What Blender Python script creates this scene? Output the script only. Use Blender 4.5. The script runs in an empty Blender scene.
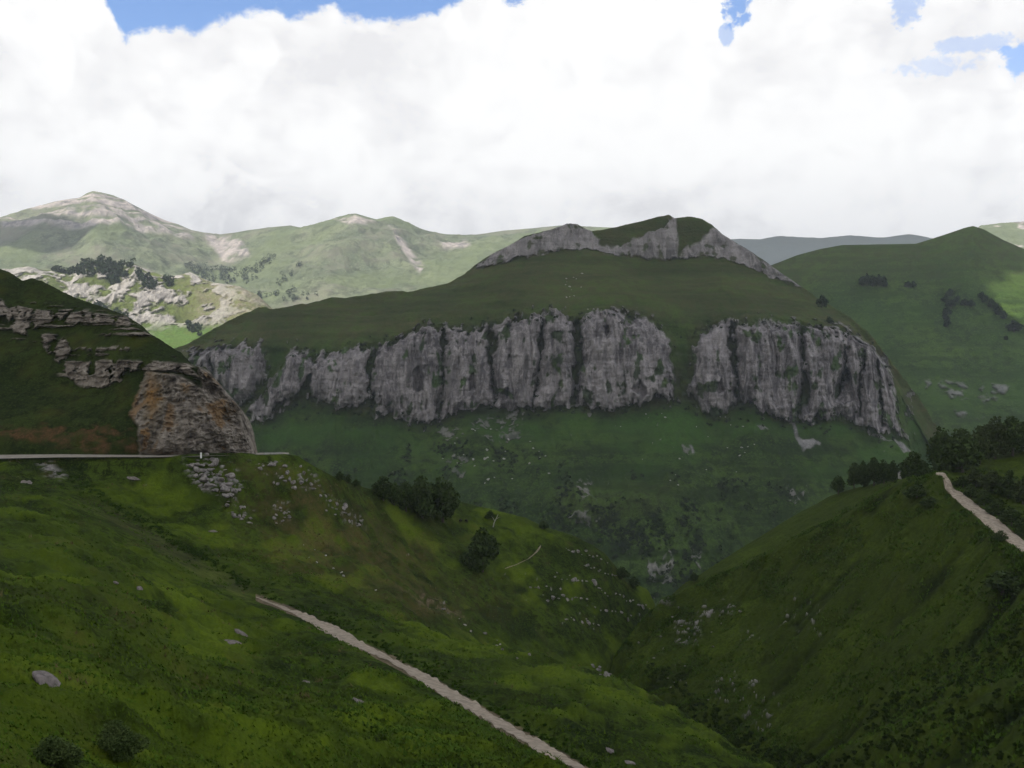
import bpy, math, random
import numpy as np
from mathutils import Vector

random.seed(7)
rng = np.random.default_rng(11)
scene = bpy.context.scene
COL = scene.collection

# ------------------------------------------------------------------ camera
FPX = 1000.0                      # focal length in pixels of the 1024-wide picture
CX, CY = 512.0, 384.0
cam_d = bpy.data.cameras.new("camera")
cam_d.sensor_width = 36.0
cam_d.lens = 36.0 * FPX / 1024.0
cam_d.clip_start = 0.5
cam_d.clip_end = 60000.0
cam = bpy.data.objects.new("camera", cam_d)
cam.rotation_euler = (math.radians(90), 0, 0)
COL.objects.link(cam)
scene.camera = cam

# ------------------------------------------------------------------ light
SUN = Vector((-0.50, -0.44, 0.75)).normalized()      # direction towards the sun
SUN_EL = math.asin(SUN.z)
SUN_AZ = math.atan2(SUN.x, SUN.y)
sun_d = bpy.data.lights.new("sun", 'SUN')
sun_d.energy = 4.6
sun_d.angle = math.radians(0.8)
sun_d.color = (1.0, 0.955, 0.88)
sun = bpy.data.objects.new("sun", sun_d)
sun.rotation_euler = SUN.to_track_quat('Z', 'Y').to_euler()
COL.objects.link(sun)

scene.view_settings.view_transform = 'Standard'
scene.view_settings.look = 'None'
scene.view_settings.exposure = 0.0
scene.view_settings.gamma = 1.0
scene.view_settings.use_curve_mapping = False
scene.render.engine = 'CYCLES'
cy = scene.cycles
cy.use_denoising = True
try:
    cy.denoiser = 'OPENIMAGEDENOISE'
    cy.denoising_input_passes = 'RGB_ALBEDO_NORMAL'
except Exception:
    pass
cy.max_bounces = 6
cy.diffuse_bounces = 3
cy.glossy_bounces = 1
cy.transmission_bounces = 3
cy.transparent_max_bounces = 4
cy.volume_bounces = 0
cy.use_adaptive_sampling = True
cy.adaptive_threshold = 0.015
cy.sample_clamp_indirect = 4.0
scene.render.use_persistent_data = False


def nd(nt, kind, loc=(0, 0), **kw):
    n = nt.nodes.new(kind)
    for k, v in kw.items():
        setattr(n, k, v)
    return n


class NB:
    """small helper for writing node trees"""
    def __init__(self, nt):
        self.nt = nt

    def link(self, a, b):
        self.nt.links.new(a, b)

    def val(self, sock, v):
        if hasattr(v, "is_output"):
            self.link(v, sock)
        else:
            sock.default_value = v

    def math(self, op, a, b=None, c=None, clamp=False):
        n = self.nt.nodes.new('ShaderNodeMath')
        n.operation = op
        n.use_clamp = clamp
        for i, v in enumerate((a, b, c)):
            if v is not None:
                self.val(n.inputs[i], v)
        return n.outputs[0]

    def ramp(self, x, lo, hi, a=0.0, b=1.0, smooth=True):
        n = self.nt.nodes.new('ShaderNodeMapRange')
        n.interpolation_type = 'SMOOTHSTEP' if smooth else 'LINEAR'
        n.clamp = True
        for i, v in enumerate((x, lo, hi, a, b)):
            self.val(n.inputs[i], v)
        return n.outputs[0]

    def mix(self, f, a, b, mode='MIX'):
        n = self.nt.nodes.new('ShaderNodeMix')
        n.data_type = 'RGBA'
        n.blend_type = mode
        n.clamp_factor = True
        self.val(n.inputs[0], f)
        for s, v in ((n.inputs[6], a), (n.inputs[7], b)):
            if hasattr(v, "is_output"):
                self.link(v, s)
            else:
                s.default_value = (v[0], v[1], v[2], 1.0)
        return n.outputs[2]

    def noise(self, vec, scale, detail=4.0, rough=0.55, dist=0.0, lac=2.0):
        n = self.nt.nodes.new('ShaderNodeTexNoise')
        n.noise_dimensions = '3D'
        self.val(n.inputs['Vector'], vec)
        n.inputs['Scale'].default_value = scale
        n.inputs['Detail'].default_value = detail
        n.inputs['Roughness'].default_value = rough
        n.inputs['Distortion'].default_value = dist
        n.inputs['Lacunarity'].default_value = lac
        return n.outputs[0]

    def vmul(self, vec, s):
        n = self.nt.nodes.new('ShaderNodeVectorMath')
        n.operation = 'MULTIPLY'
        self.val(n.inputs[0], vec)
        n.inputs[1].default_value = s
        return n.outputs[0]

    def vadd(self, vec, s):
        n = self.nt.nodes.new('ShaderNodeVectorMath')
        n.operation = 'ADD'
        self.val(n.inputs[0], vec)
        n.inputs[1].default_value = s
        return n.outputs[0]


# ------------------------------------------------------------------ sky
SKY_STRENGTH = 0.10
CLOUD_GAIN = 1.0 / SKY_STRENGTH
world = bpy.data.worlds.new("World")
scene.world = world
world.use_nodes = True
wt = world.node_tree
wt.nodes.clear()
W = NB(wt)
out = wt.nodes.new('ShaderNodeOutputWorld')
bg = wt.nodes.new('ShaderNodeBackground')
bg.inputs['Strength'].default_value = SKY_STRENGTH
sky = wt.nodes.new('ShaderNodeTexSky')
sky.sky_type = 'NISHITA'
sky.sun_disc = False
sky.sun_elevation = SUN_EL
sky.sun_rotation = SUN_AZ
sky.altitude = 800.0
sky.air_density = 1.0
sky.dust_density = 0.6
sky.ozone_density = 1.5
tc = wt.nodes.new('ShaderNodeTexCoord')
dirv = tc.outputs['Generated']
sep = wt.nodes.new('ShaderNodeSeparateXYZ')
wt.links.new(dirv, sep.inputs[0])
sx, sy, sz = sep.outputs
az = W.math('ARCTAN2', sx, sy)                       # 0 is +Y, grows to the right
hor = W.math('SQRT', W.math('ADD', W.math('MULTIPLY', sx, sx), W.math('MULTIPLY', sy, sy)))
el = W.math('DIVIDE', sz, W.math('MAXIMUM', hor, 0.02))


def AE(px, py):
    u, v = (px - CX) / FPX, (CY - py) / FPX
    return math.atan(u), v / math.sqrt(1 + u * u)


# height of the cloud bank's upper edge round the compass
top = [(-400, -140), (-60, -90), (60, -40), (98, -14), (112, 14), (121, 41), (135, 36), (150, 29), (168, 28), (180, 26),
       (195, 34), (215, 22), (245, 11), (278, 9), (290, 21), (310, 10), (332, 4), (350, 15), (370, 21), (398, 19),
       (430, 12), (455, 2), (472, -14), (520, -20), (600, -60), (690, -60), (760, -60), (880, -40), (940, -20),
       (1040, -30), (1100, -30), (1400, -140)]
fc = wt.nodes.new('ShaderNodeFloatCurve')
cv = fc.mapping.curves[0]
pts = []
for px, py in top:
    a, e = AE(px, py)
    pts.append(((a + 0.8) / 1.6, e))
pts = [(0.0, 0.55)] + [p for p in pts if 0.001 < p[0] < 0.999] + [(1.0, 0.55)]
cv.points[0].location = pts[0]
cv.points[1].location = pts[-1]
for p in pts[1:-1]:
    cv.points.new(*p)
for p in cv.points:
    p.handle_type = 'VECTOR'
fc.mapping.update()
wt.links.new(W.math('DIVIDE', W.math('ADD', az, 0.8), 1.6, clamp=True), fc.inputs['Value'])
topE = fc.outputs[0]

sk = W.vmul(dirv, (1.0, 1.0, 1.25))
n_big = W.noise(sk, 4.5, 9.0, 0.58, 0.25)
n_mid = W.noise(W.vadd(sk, (3.1, 1.7, 5.2)), 11.0, 8.0, 0.6, 0.35)
n_fin = W.noise(W.vadd(sk, (7.7, 2.2, 1.1)), 30.0, 7.0, 0.6, 0.3)
n_x = W.noise(W.vadd(sk, (2.9, 6.1, 8.3)), 85.0, 6.0, 0.62, 0.4)
edge = W.math('SUBTRACT', topE, el)
edge = W.math('ADD', edge, W.math('MULTIPLY', W.math('SUBTRACT', n_x, 0.5), 0.016))
edge = W.math('ADD', edge, W.math('MULTIPLY', W.math('SUBTRACT', n_fin, 0.5), 0.030))
edge = W.math('ADD', edge, W.math('MULTIPLY', W.math('SUBTRACT', n_mid, 0.5), 0.022))
cover = W.ramp(edge, -0.004, 0.007)
# openings of blue in the bank: (px, py, half width, half height, strength)
for (px, py, hw, hh, s) in [(736, 2, 10, 18, 0.95), (727, 34, 5, 8, 0.6), (906, 5, 10, 16, 0.6), (985, 44, 26, 6, 0.45),
                            (1016, 60, 13, 11, 0.85), (515, -2, 9, 9, 0.9), (940, 66, 30, 7, 0.35)]:
    a, e = AE(px, py)
    da = W.math('DIVIDE', W.math('SUBTRACT', az, a), hw / FPX)
    de = W.math('DIVIDE', W.math('SUBTRACT', el, e), hh / FPX)
    r2 = W.math('ADD', W.math('MULTIPLY', da, da), W.math('MULTIPLY', de, de))
    r2 = W.math('ADD', r2, W.math('MULTIPLY', W.math('SUBTRACT', n_fin, 0.5), 8.0))
    r2 = W.math('ADD', r2, W.math('MULTIPLY', W.math('SUBTRACT', n_mid, 0.5), 6.0))
    r2 = W.math('ADD', r2, W.math('MULTIPLY', W.math('SUBTRACT', n_x, 0.5), 7.0))
    hole = W.math('MULTIPLY', W.ramp(r2, 0.2, 2.2, 1.0, 0.0), s)
    cover = W.math('MULTIPLY', cover, W.math('SUBTRACT', 1.0, hole))
# broken cloud higher up, all round
hi = W.ramp(W.math('ADD', n_big, W.math('MULTIPLY', W.math('SUBTRACT', n_mid, 0.5), 0.5)), 0.42, 0.56)
hi = W.math('MULTIPLY', hi, W.ramp(el, 0.42, 0.6))
cover = W.math('MAXIMUM', cover, hi)
low = W.ramp(el, 0.11, 0.23)                          # greyer cloud base near the mountains
shade = W.math('ADD', W.math('MULTIPLY', n_big, 0.75), W.math('MULTIPLY', n_mid, 0.45))
bright = W.ramp(shade, 0.42, 0.68, 0.0, 1.0)
puff = W.ramp(W.noise(W.vadd(sk, (1.3, 9.1, 4.0)), 8.5, 9.0, 0.55, 0.5), 0.52, 0.60)
bright = W.math('MAXIMUM', bright, W.math('MULTIPLY', puff, 0.85))
c_lo = W.mix(low, (0.72, 0.718, 0.742), (0.965, 0.96, 0.975))
c_hi = W.mix(low, (0.97, 0.965, 0.975), (1.18, 1.175, 1.165))
rl = []
for off in ((0, 0, 0), (0.010, -0.004, -0.016)):
    q = W.vadd(sk, (4.4 + off[0], 2.2 + off[1], 6.6 + off[2]))
    rl.append(W.noise(q, 9.0, 10.0, 0.56, 0.3))
relief = W.math('SUBTRACT', rl[0], rl[1])
bright = W.math('ADD', bright, W.math('MULTIPLY', relief, 3.2), clamp=True)
ccol = W.mix(bright, c_lo, c_hi)
ccol = W.vmul(ccol, (CLOUD_GAIN,) * 3)
skyc = W.vmul(sky.outputs[0], (1.75, 2.0, 2.35))
fin = W.mix(cover, skyc, ccol)
wt.links.new(fin, bg.inputs['Color'])
wt.links.new(bg.outputs[0], out.inputs['Surface'])


# ------------------------------------------------------------------ numpy noise
_perm = np.random.default_rng(3).permutation(256).astype(np.int64)
_perm = np.concatenate([_perm, _perm, _perm])
_g = np.random.default_rng(5).normal(size=(256, 3))
_g /= np.linalg.norm(_g, axis=1)[:, None]


def perlin(x, y, z):
    shp = np.broadcast(x, y, z).shape
    x = np.broadcast_to(x, shp).ravel(); y = np.broadcast_to(y, shp).ravel(); z = np.broadcast_to(z, shp).ravel()
    xi = np.floor(x).astype(np.int64); yi = np.floor(y).astype(np.int64); zi = np.floor(z).astype(np.int64)
    xf, yf, zf = x - xi, y - yi, z - zi
    u = xf * xf * xf * (xf * (xf * 6 - 15) + 10)
    v = yf * yf * yf * (yf * (yf * 6 - 15) + 10)
    w = zf * zf * zf * (zf * (zf * 6 - 15) + 10)
    xi &= 255; yi &= 255; zi &= 255
    res = 0.0
    for dx in (0, 1):
        wx = u if dx else 1 - u
        px_ = _perm[(xi + dx) & 255]
        for dy in (0, 1):
            wy = v if dy else 1 - v
            pxy = _perm[(px_ + yi + dy) & 255]
            for dz in (0, 1):
                wz = w if dz else 1 - w
                g = _g[_perm[(pxy + zi + dz) & 255]]
                res = res + wx * wy * wz * (g[:, 0] * (xf - dx) + g[:, 1] * (yf - dy) + g[:, 2] * (zf - dz))
    return (res * 1.5).reshape(shp)


def fbm(x, y, z, oct=4, gain=0.5, ridged=False):
    s, a, f, t = 0.0, 1.0, 1.0, 0.0
    for i in range(oct):
        n = perlin(x * f + 17.3 * i, y * f - 9.1 * i, z * f + 4.7 * i)
        if ridged:
            n = 1 - 2 * np.abs(n)
        s = s + a * n
        t += a
        a *= gain
        f *= 2.03
    return s / t


def sstep(x, a, b):
    t = np.clip((x - a) / (b - a), 0, 1)
    return t * t * (3 - 2 * t)


def pchip(X, Yk, xs):
    """monotone cubic through rows; Yk (K,N), xs (M,)"""
    X = np.asarray(X, float)
    h = np.diff(X)
    dl = np.diff(Yk, axis=0) / h[:, None]
    m = np.zeros_like(Yk)
    m[0] = dl[0]; m[-1] = dl[-1]
    a, b = dl[:-1], dl[1:]
    ok = (a * b) > 0
    w1 = (2 * h[1:] + h[:-1])[:, None]; w2 = (h[1:] + 2 * h[:-1])[:, None]
    with np.errstate(divide='ignore', invalid='ignore'):
        mm = (w1 + w2) / (w1 / a + w2 / b)
    m[1:-1] = np.where(ok, np.nan_to_num(mm), 0)
    idx = np.clip(np.searchsorted(X, xs, side='right') - 1, 0, len(X) - 2)
    t = ((xs - X[idx]) / h[idx])[:, None]
    hh = h[idx][:, None]
    y0, y1, m0, m1 = Yk[idx], Yk[idx + 1], m[idx], m[idx + 1]
    return ((2 * t**3 - 3 * t**2 + 1) * y0 + (t**3 - 2 * t**2 + t) * hh * m0
            + (-2 * t**3 + 3 * t**2) * y1 + (t**3 - t**2) * hh * m1)


def smooth1(a, w):
    if w < 2:
        return a
    k = np.hanning(2 * w + 1); k /= k.sum()
    p = np.concatenate([np.full(w, a[0]) - (a[1:w + 1][::-1] - a[0]), a, np.full(w, a[-1]) - (a[-w - 1:-1][::-1] - a[-1])])
    return np.convolve(p, k, 'valid')


def curve(pts, px, w=5):
    p = np.array(pts, float)
    return smooth1(np.interp(px, p[:, 0], p[:, 1]), w)


def poly_sdf(poly, x, y, pad=40):
    """signed distance, positive inside; -1e3 far outside"""
    P = np.array(poly, float)
    res = np.full(x.shape, -1e3)
    sel = (x > P[:, 0].min() - pad) & (x < P[:, 0].max() + pad) & (y > P[:, 1].min() - pad) & (y < P[:, 1].max() + pad)
    if not sel.any():
        return res
    qx, qy = x[sel], y[sel]
    d2 = np.full(qx.shape, 1e9)
    ins = np.zeros(qx.shape, bool)
    n = len(P)
    for i in range(n):
        ax, ay = P[i]; bx, by = P[(i + 1) % n]
        ex, ey = bx - ax, by - ay
        L = ex * ex + ey * ey + 1e-9
        t = np.clip(((qx - ax) * ex + (qy - ay) * ey) / L, 0, 1)
        d2 = np.minimum(d2, (qx - ax - t * ex)**2 + (qy - ay - t * ey)**2)
        c = ((ay > qy) != (by > qy)) & (qx < (ex) * (qy - ay) / (ey if abs(ey) > 1e-9 else 1e-9) + ax)
        ins ^= c
    d = np.sqrt(d2)
    res[sel] = np.where(ins, d, -d)
    return res


def line_dist(line, x, y):
    P = np.array(line, float)
    d2 = np.full(x.shape, 1e9)
    for i in range(len(P) - 1):
        ax, ay = P[i]; bx, by = P[i + 1]
        ex, ey = bx - ax, by - ay
        t = np.clip(((x - ax) * ex + (y - ay) * ey) / (ex * ex + ey * ey + 1e-9), 0, 1)
        d2 = np.minimum(d2, (x - ax - t * ex)**2 + (y - ay - t * ey)**2)
    return np.sqrt(d2)


def union_sdf(polys, x, y):
    r = np.full(x.shape, -1e3)
    for p in polys:
        r = np.maximum(r, poly_sdf(p, x, y))
    return r


# ------------------------------------------------------------------ mesh helpers
def np_mesh(name, verts, faces, smooth=True, attrs=None):
    """verts (n,3), faces (m,k) with k 3 or 4"""
    me = bpy.data.meshes.new(name)
    verts = np.ascontiguousarray(verts, np.float32)
    faces = np.ascontiguousarray(faces, np.int32)
    m, k = faces.shape
    me.vertices.add(len(verts))
    me.vertices.foreach_set("co", verts.ravel())
    me.loops.add(m * k)
    me.loops.foreach_set("vertex_index", faces.ravel())
    me.polygons.add(m)
    me.polygons.foreach_set("loop_start", np.arange(0, m * k, k, dtype=np.int32))
    me.polygons.foreach_set("use_smooth", np.full(m, smooth, bool))
    if attrs:
        for an, arr in attrs.items():
            at = me.attributes.new(an, 'FLOAT_COLOR', 'POINT')
            at.data.foreach_set("color", np.ascontiguousarray(arr, np.float32).ravel())
    me.update(calc_edges=True)
    me.validate()
    return me


def link(name, me, mat=None, parent=None, loc=None):
    o = bpy.data.objects.new(name, me)
    COL.objects.link(o)
    if mat is not None and me is not None and not me.materials:
        me.materials.append(mat)
    if parent is not None:
        o.parent = parent
    if loc is not None:
        o.location = loc
    return o


def tag(o, label=None, cat=None, group=None, kind=None):
    if label: o['label'] = label
    if cat: o['category'] = cat
    if group: o['group'] = group
    if kind: o['kind'] = kind
    return o


class Hill:
    """A hill surface. Rows run from its foot up to the ridge and down the far side; each row is a curve of
    (picture x, picture y) and (picture x, distance); columns are the vertical planes through the camera."""
    def __init__(self, name, x0, x1, n, rows, segs, w=6, dw=None):
        self.name = name
        self.px = np.linspace(x0, x1, n)
        self.step = (x1 - x0) / (n - 1)
        PYk, Dk = [], []
        ww = max(2, int(w / self.step))
        for py, d in rows:
            PYk.append(curve(py, self.px, ww) if not isinstance(py, np.ndarray) else py)
            Dk.append(curve(d, self.px, int(dw / self.step) if dw else ww * 4) if not isinstance(d, np.ndarray) else d)
        PYk = np.array(PYk); Dk = np.array(Dk)
        K = len(rows)
        # far side
        PYk = np.vstack([PYk, PYk[-1] + 3 + 0 * PYk[-1], PYk[-1] + 90])
        Dk = np.vstack([Dk, Dk[-1] * 1.03, Dk[-1] * 1.22])
        segs = list(segs) + [6, 14]
        xs = np.concatenate([np.linspace(i, i + 1, s, endpoint=False) for i, s in enumerate(segs)] + [[len(segs)]])
        kk = np.arange(K + 2)
        self.PY = pchip(kk, PYk, xs)
        self.D = np.exp(pchip(kk, np.log(Dk), xs))
        self.V = np.repeat(xs[:, None], n, 1)
        self.K = K
        self.PX = np.repeat(self.px[None], len(xs), 0)
        self.U = (self.PX - CX) / FPX
        self.Z = (CY - self.PY) / FPX * self.D
        self.PX0, self.PY0 = self.PX.copy(), self.PY.copy()
        self.att = np.zeros(self.PX.shape + (4,))

    @property
    def X(self):
        return self.U * self.D

    def finish(self, mat, **kw):
        M, N = self.D.shape
        V = np.stack([self.X, self.D, self.Z], -1).reshape(-1, 3)
        i = np.arange(M * N).reshape(M, N)
        F = np.stack([i[:-1, :-1], i[:-1, 1:], i[1:, 1:], i[1:, :-1]], -1).reshape(-1, 4)
        me = np_mesh(self.name, V, F, True, {"surf": np.clip(self.att, 0, 1).reshape(-1, 4)})
        self.PYf = CY - self.Z / self.D * FPX
        o = link(self.name, me, mat)
        o['kind'] = 'structure'
        return o

    def at(self, px, py, front=True):
        """the point of the surface seen at that place of the picture"""
        c = np.clip((px - self.px[0]) / self.step, 0, len(self.px) - 1.001)
        c0 = int(c); f = c - c0
        P = self.PYf[:, c0] * (1 - f) + self.PYf[:, c0 + 1] * f
        D = self.D[:, c0] * (1 - f) + self.D[:, c0 + 1] * f
        Z = self.Z[:, c0] * (1 - f) + self.Z[:, c0 + 1] * f
        hit = np.nonzero((P[:-1] >= py) & (P[1:] < py))[0]
        if len(hit):
            k = hit[np.argmin(D[hit])]
            t = (P[k] - py) / (P[k] - P[k + 1] + 1e-9)
            d = D[k] * (1 - t) + D[k + 1] * t
            z = Z[k] * (1 - t) + Z[k + 1] * t
        else:                                        # above the ridge: stand on the ridge
            k = int(np.argmin(P))
            d, z = D[k], Z[k]
        return Vector(((px - CX) / FPX * d, d, z))


# ------------------------------------------------------------------ materials
def terrain_mat(name, gA, gB, dry, lush, rA, rB, soil, s, bump=0.5, streak=1.0, strata=0.0, gscale=1.0, bdist=None, terrace=0.35, vst=0.22):
    """s: length in metres of the finest patch that the picture still shows"""
    m = bpy.data.materials.new(name)
    m.use_nodes = True
    nt = m.node_tree
    b = NB(nt)
    bs = nt.nodes['Principled BSDF']
    bs.inputs['Roughness'].default_value = 0.95
    bs.inputs['Specular IOR Level'].default_value = 0.03
    geo = nt.nodes.new('ShaderNodeNewGeometry')
    P = geo.outputs['Position']
    at = nt.nodes.new('ShaderNodeAttribute')
    at.attribute_name = 'surf'
    sp = nt.nodes.new('ShaderNodeSeparateColor')
    nt.links.new(at.outputs['Color'], sp.inputs[0])
    rock, dryf, lushf = sp.outputs
    soilf = at.outputs['Alpha']
    n1 = b.noise(P, 0.035 / s * gscale, 8.0, 0.6, 0.4)
    n2 = b.noise(P, 0.25 / s * gscale, 6.0, 0.62, 0.2)
    n3 = b.noise(P, 1.1 / s, 4.0, 0.6)
    # contour bands: cattle terraces and bedding
    Pz = b.vmul(P, (0.12, 0.12, 1.0))
    n4 = b.noise(Pz, 0.22 / s, 5.0, 0.6, 0.3)
    n0 = b.noise(P, 4.0 / s, 3.0, 0.6)
    g = b.mix(b.ramp(n1, 0.40, 0.60), gA, gB)
    g = b.mix(b.math('MULTIPLY', b.ramp(n2, 0.44, 0.62), 0.85), g, tuple(0.45 * c for c in gA))
    g = b.mix(b.math('MULTIPLY', b.ramp(n3, 0.48, 0.66), 0.55), g, tuple(min(1, 1.5 * c) for c in gB))
    g = b.mix(b.math('MULTIPLY', b.ramp(n0, 0.48, 0.64), 0.6), g, tuple(0.4 * c for c in gA))
    g = b.mix(b.math('MULTIPLY', b.ramp(n4, 0.47, 0.62), terrace), g, tuple(0.6 * c for c in gA))
    lf = b.math('MULTIPLY', lushf, b.ramp(n2, 0.25, 0.6, 0.45, 1.0))
    g = b.mix(lf, g, b.mix(b.ramp(n3, 0.4, 0.65), lush, tuple(0.6 * c for c in lush)))
    df = b.math('MULTIPLY', dryf, b.ramp(n2, 0.3, 0.62, 0.25, 1.0))
    g = b.mix(df, g, b.mix(b.ramp(n3, 0.4, 0.65), dry, tuple(0.62 * c for c in dry)))
    so = b.mix(b.ramp(n2, 0.35, 0.65), soil, tuple(0.55 * c for c in soil))
    so = b.mix(b.math('MULTIPLY', b.ramp(n3, 0.5, 0.7), 0.5), so, tuple(min(1, 1.4 * c) for c in soil))
    g = b.mix(soilf, g, so)
    Pv = b.vmul(P, (1.0, 1.0, vst))
    nv = b.noise(Pv, 0.30 / s, 6.0, 0.65, 0.5)
    r = b.mix(b.ramp(nv, 0.38, 0.62), rB, rA)
    r = b.mix(b.math('MULTIPLY', b.ramp(n3, 0.45, 0.7), 0.5), r, tuple(0.6 * c for c in rB))
    n5 = b.noise(b.vmul(P, (0.3, 0.3, 1.6)), 0.35 / s, 5.0, 0.6, 0.2)
    if strata > 0:
        r = b.mix(b.math('MULTIPLY', b.ramp(n5, 0.50, 0.62), strata), r, tuple(0.35 * c for c in rB))
    r = b.mix(b.math('MULTIPLY', b.ramp(b.noise(P, 0.05 / s, 3.0, 0.5), 0.42, 0.62), 0.40), r, tuple(min(0.8, 1.2 * c) for c in rA))
    col = b.mix(rock, g, r)
    nt.links.new(col, bs.inputs['Base Color'])
    h = b.math('ADD', b.math('MULTIPLY', n2, 1.0), b.math('MULTIPLY', n3, 0.45))
    hr = b.math('ADD', b.math('MULTIPLY', nv, 1.6 * streak), b.math('MULTIPLY', n3, 0.6))
    hr = b.math('ADD', hr, b.math('MULTIPLY', n5, strata))
    mx = nt.nodes.new('ShaderNodeMix')
    mx.data_type = 'FLOAT'
    nt.links.new(rock, mx.inputs[0]); nt.links.new(h, mx.inputs[2]); nt.links.new(hr, mx.inputs[3])
    bp = nt.nodes.new('ShaderNodeBump')
    bp.inputs['Strength'].default_value = bump
    bp.inputs['Distance'].default_value = bdist if bdist else 1.6 * s
    nt.links.new(mx.outputs[0], bp.inputs['Height'])
    nt.links.new(bp.outputs[0], bs.inputs['Normal'])
    return m


def plain_mat(name, cA, cB, scale, rough=0.9, bump=0.0, coord='pos', spec=0.15, trans=0.0, stretch=None):
    m = bpy.data.materials.new(name)
    m.use_nodes = True
    nt = m.node_tree
    b = NB(nt)
    bs = nt.nodes['Principled BSDF']
    bs.inputs['Roughness'].default_value = rough
    bs.inputs['Specular IOR Level'].default_value = spec
    if coord == 'pos':
        P = nt.nodes.new('ShaderNodeNewGeometry').outputs['Position']
    else:
        P = nt.nodes.new('ShaderNodeTexCoord').outputs['Object']
    if stretch:
        P = b.vmul(P, stretch)
    n = b.noise(P, scale, 6.0, 0.62, 0.3)
    f = b.ramp(n, 0.34, 0.66)
    oi = nt.nodes.new('ShaderNodeObjectInfo')
    col = b.mix(f, cA, cB)
    col = b.mix(b.math('MULTIPLY', oi.outputs['Random'], 0.35), col, tuple(0.6 * c for c in cA))
    nt.links.new(col, bs.inputs['Base Color'])
    if bump:
        bp = nt.nodes.new('ShaderNodeBump')
        bp.inputs['Strength'].default_value = bump
        bp.inputs['Distance'].default_value = 0.5 / scale
        nt.links.new(n, bp.inputs['Height'])
        nt.links.new(bp.outputs[0], bs.inputs['Normal'])
    return m


G_A, G_B = (0.016, 0.030, 0.004), (0.054, 0.084, 0.008)
DRY, LUSH = (0.105, 0.085, 0.028), (0.135, 0.195, 0.009)
ROCK_A, ROCK_B = (0.29, 0.27, 0.255), (0.13, 0.12, 0.115)
SOIL = (0.20, 0.15, 0.10)

mat_near = terrain_mat("near_grass", G_A, G_B, DRY, LUSH, ROCK_A, ROCK_B, SOIL, 0.55, 0.7, bdist=0.5)
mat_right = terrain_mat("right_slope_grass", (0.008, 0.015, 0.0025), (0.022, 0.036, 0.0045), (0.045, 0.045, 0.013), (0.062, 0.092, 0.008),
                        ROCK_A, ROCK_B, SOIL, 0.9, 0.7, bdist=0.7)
mat_knoll = terrain_mat("knoll_surface", (0.018, 0.030, 0.006), (0.034, 0.050, 0.009), (0.105, 0.058, 0.026), LUSH,
                        (0.30, 0.265, 0.22), (0.105, 0.088, 0.070), (0.27, 0.140, 0.036), 0.9, 0.8, strata=0.75, bdist=0.9)
mat_cliff = terrain_mat("cliff_mountain_surface", (0.026, 0.050, 0.011), (0.056, 0.094, 0.017), (0.135, 0.122, 0.052), (0.058, 0.132, 0.020),
                        (0.36, 0.33, 0.32), (0.125, 0.115, 0.115), (0.26, 0.25, 0.24), 3.2, 0.8, bdist=4.0, terrace=0.7, vst=0.28, strata=0.22)
mat_hill = terrain_mat("round_hill_surface", (0.042, 0.078, 0.018), (0.070, 0.118, 0.023), (0.11, 0.108, 0.042), (0.066, 0.135, 0.024),
                       (0.30, 0.28, 0.27), (0.16, 0.15, 0.15), (0.26, 0.25, 0.24), 4.0, 0.6, bdist=4.0, terrace=0.6)
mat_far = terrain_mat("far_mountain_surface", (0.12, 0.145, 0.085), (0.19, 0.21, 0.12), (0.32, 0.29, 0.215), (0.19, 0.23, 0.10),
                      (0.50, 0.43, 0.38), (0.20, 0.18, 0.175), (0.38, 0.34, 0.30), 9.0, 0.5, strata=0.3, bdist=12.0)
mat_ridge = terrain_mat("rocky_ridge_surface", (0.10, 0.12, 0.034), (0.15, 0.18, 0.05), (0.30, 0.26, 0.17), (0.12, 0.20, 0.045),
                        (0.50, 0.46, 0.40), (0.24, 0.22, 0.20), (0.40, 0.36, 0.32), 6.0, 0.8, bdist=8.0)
mat_dist = terrain_mat("distant_ridge_surface", (0.030, 0.042, 0.030), (0.042, 0.058, 0.036), (0.1, 0.1, 0.06), (0.1, 0.14, 0.05),
                       ROCK_A, ROCK_B, SOIL, 14.0, 0.4, bdist=16.0)
mat_gravel = plain_mat("gravel", (0.44, 0.365, 0.275), (0.22, 0.178, 0.128), 0.9, 0.95, 0.4)
mat_pathdirt = plain_mat("worn_path", (0.30, 0.25, 0.18), (0.16, 0.14, 0.085), 0.6, 0.95, 0.3)
mat_asphalt = plain_mat("asphalt", (0.34, 0.305, 0.255), (0.24, 0.215, 0.18), 0.5, 0.9, 0.2)

# ------------------------------------------------------------------ ground sheet
gm = np_mesh("ground", [(-9000, -1500, -430), (9000, -1500, -430), (9000, 9500, -430), (-9000, 9500, -430)], [(0, 1, 2, 3)],
             attrs={"surf": np.zeros((4, 4))})
tag(link("ground", gm, mat_cliff), kind='structure')

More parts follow.
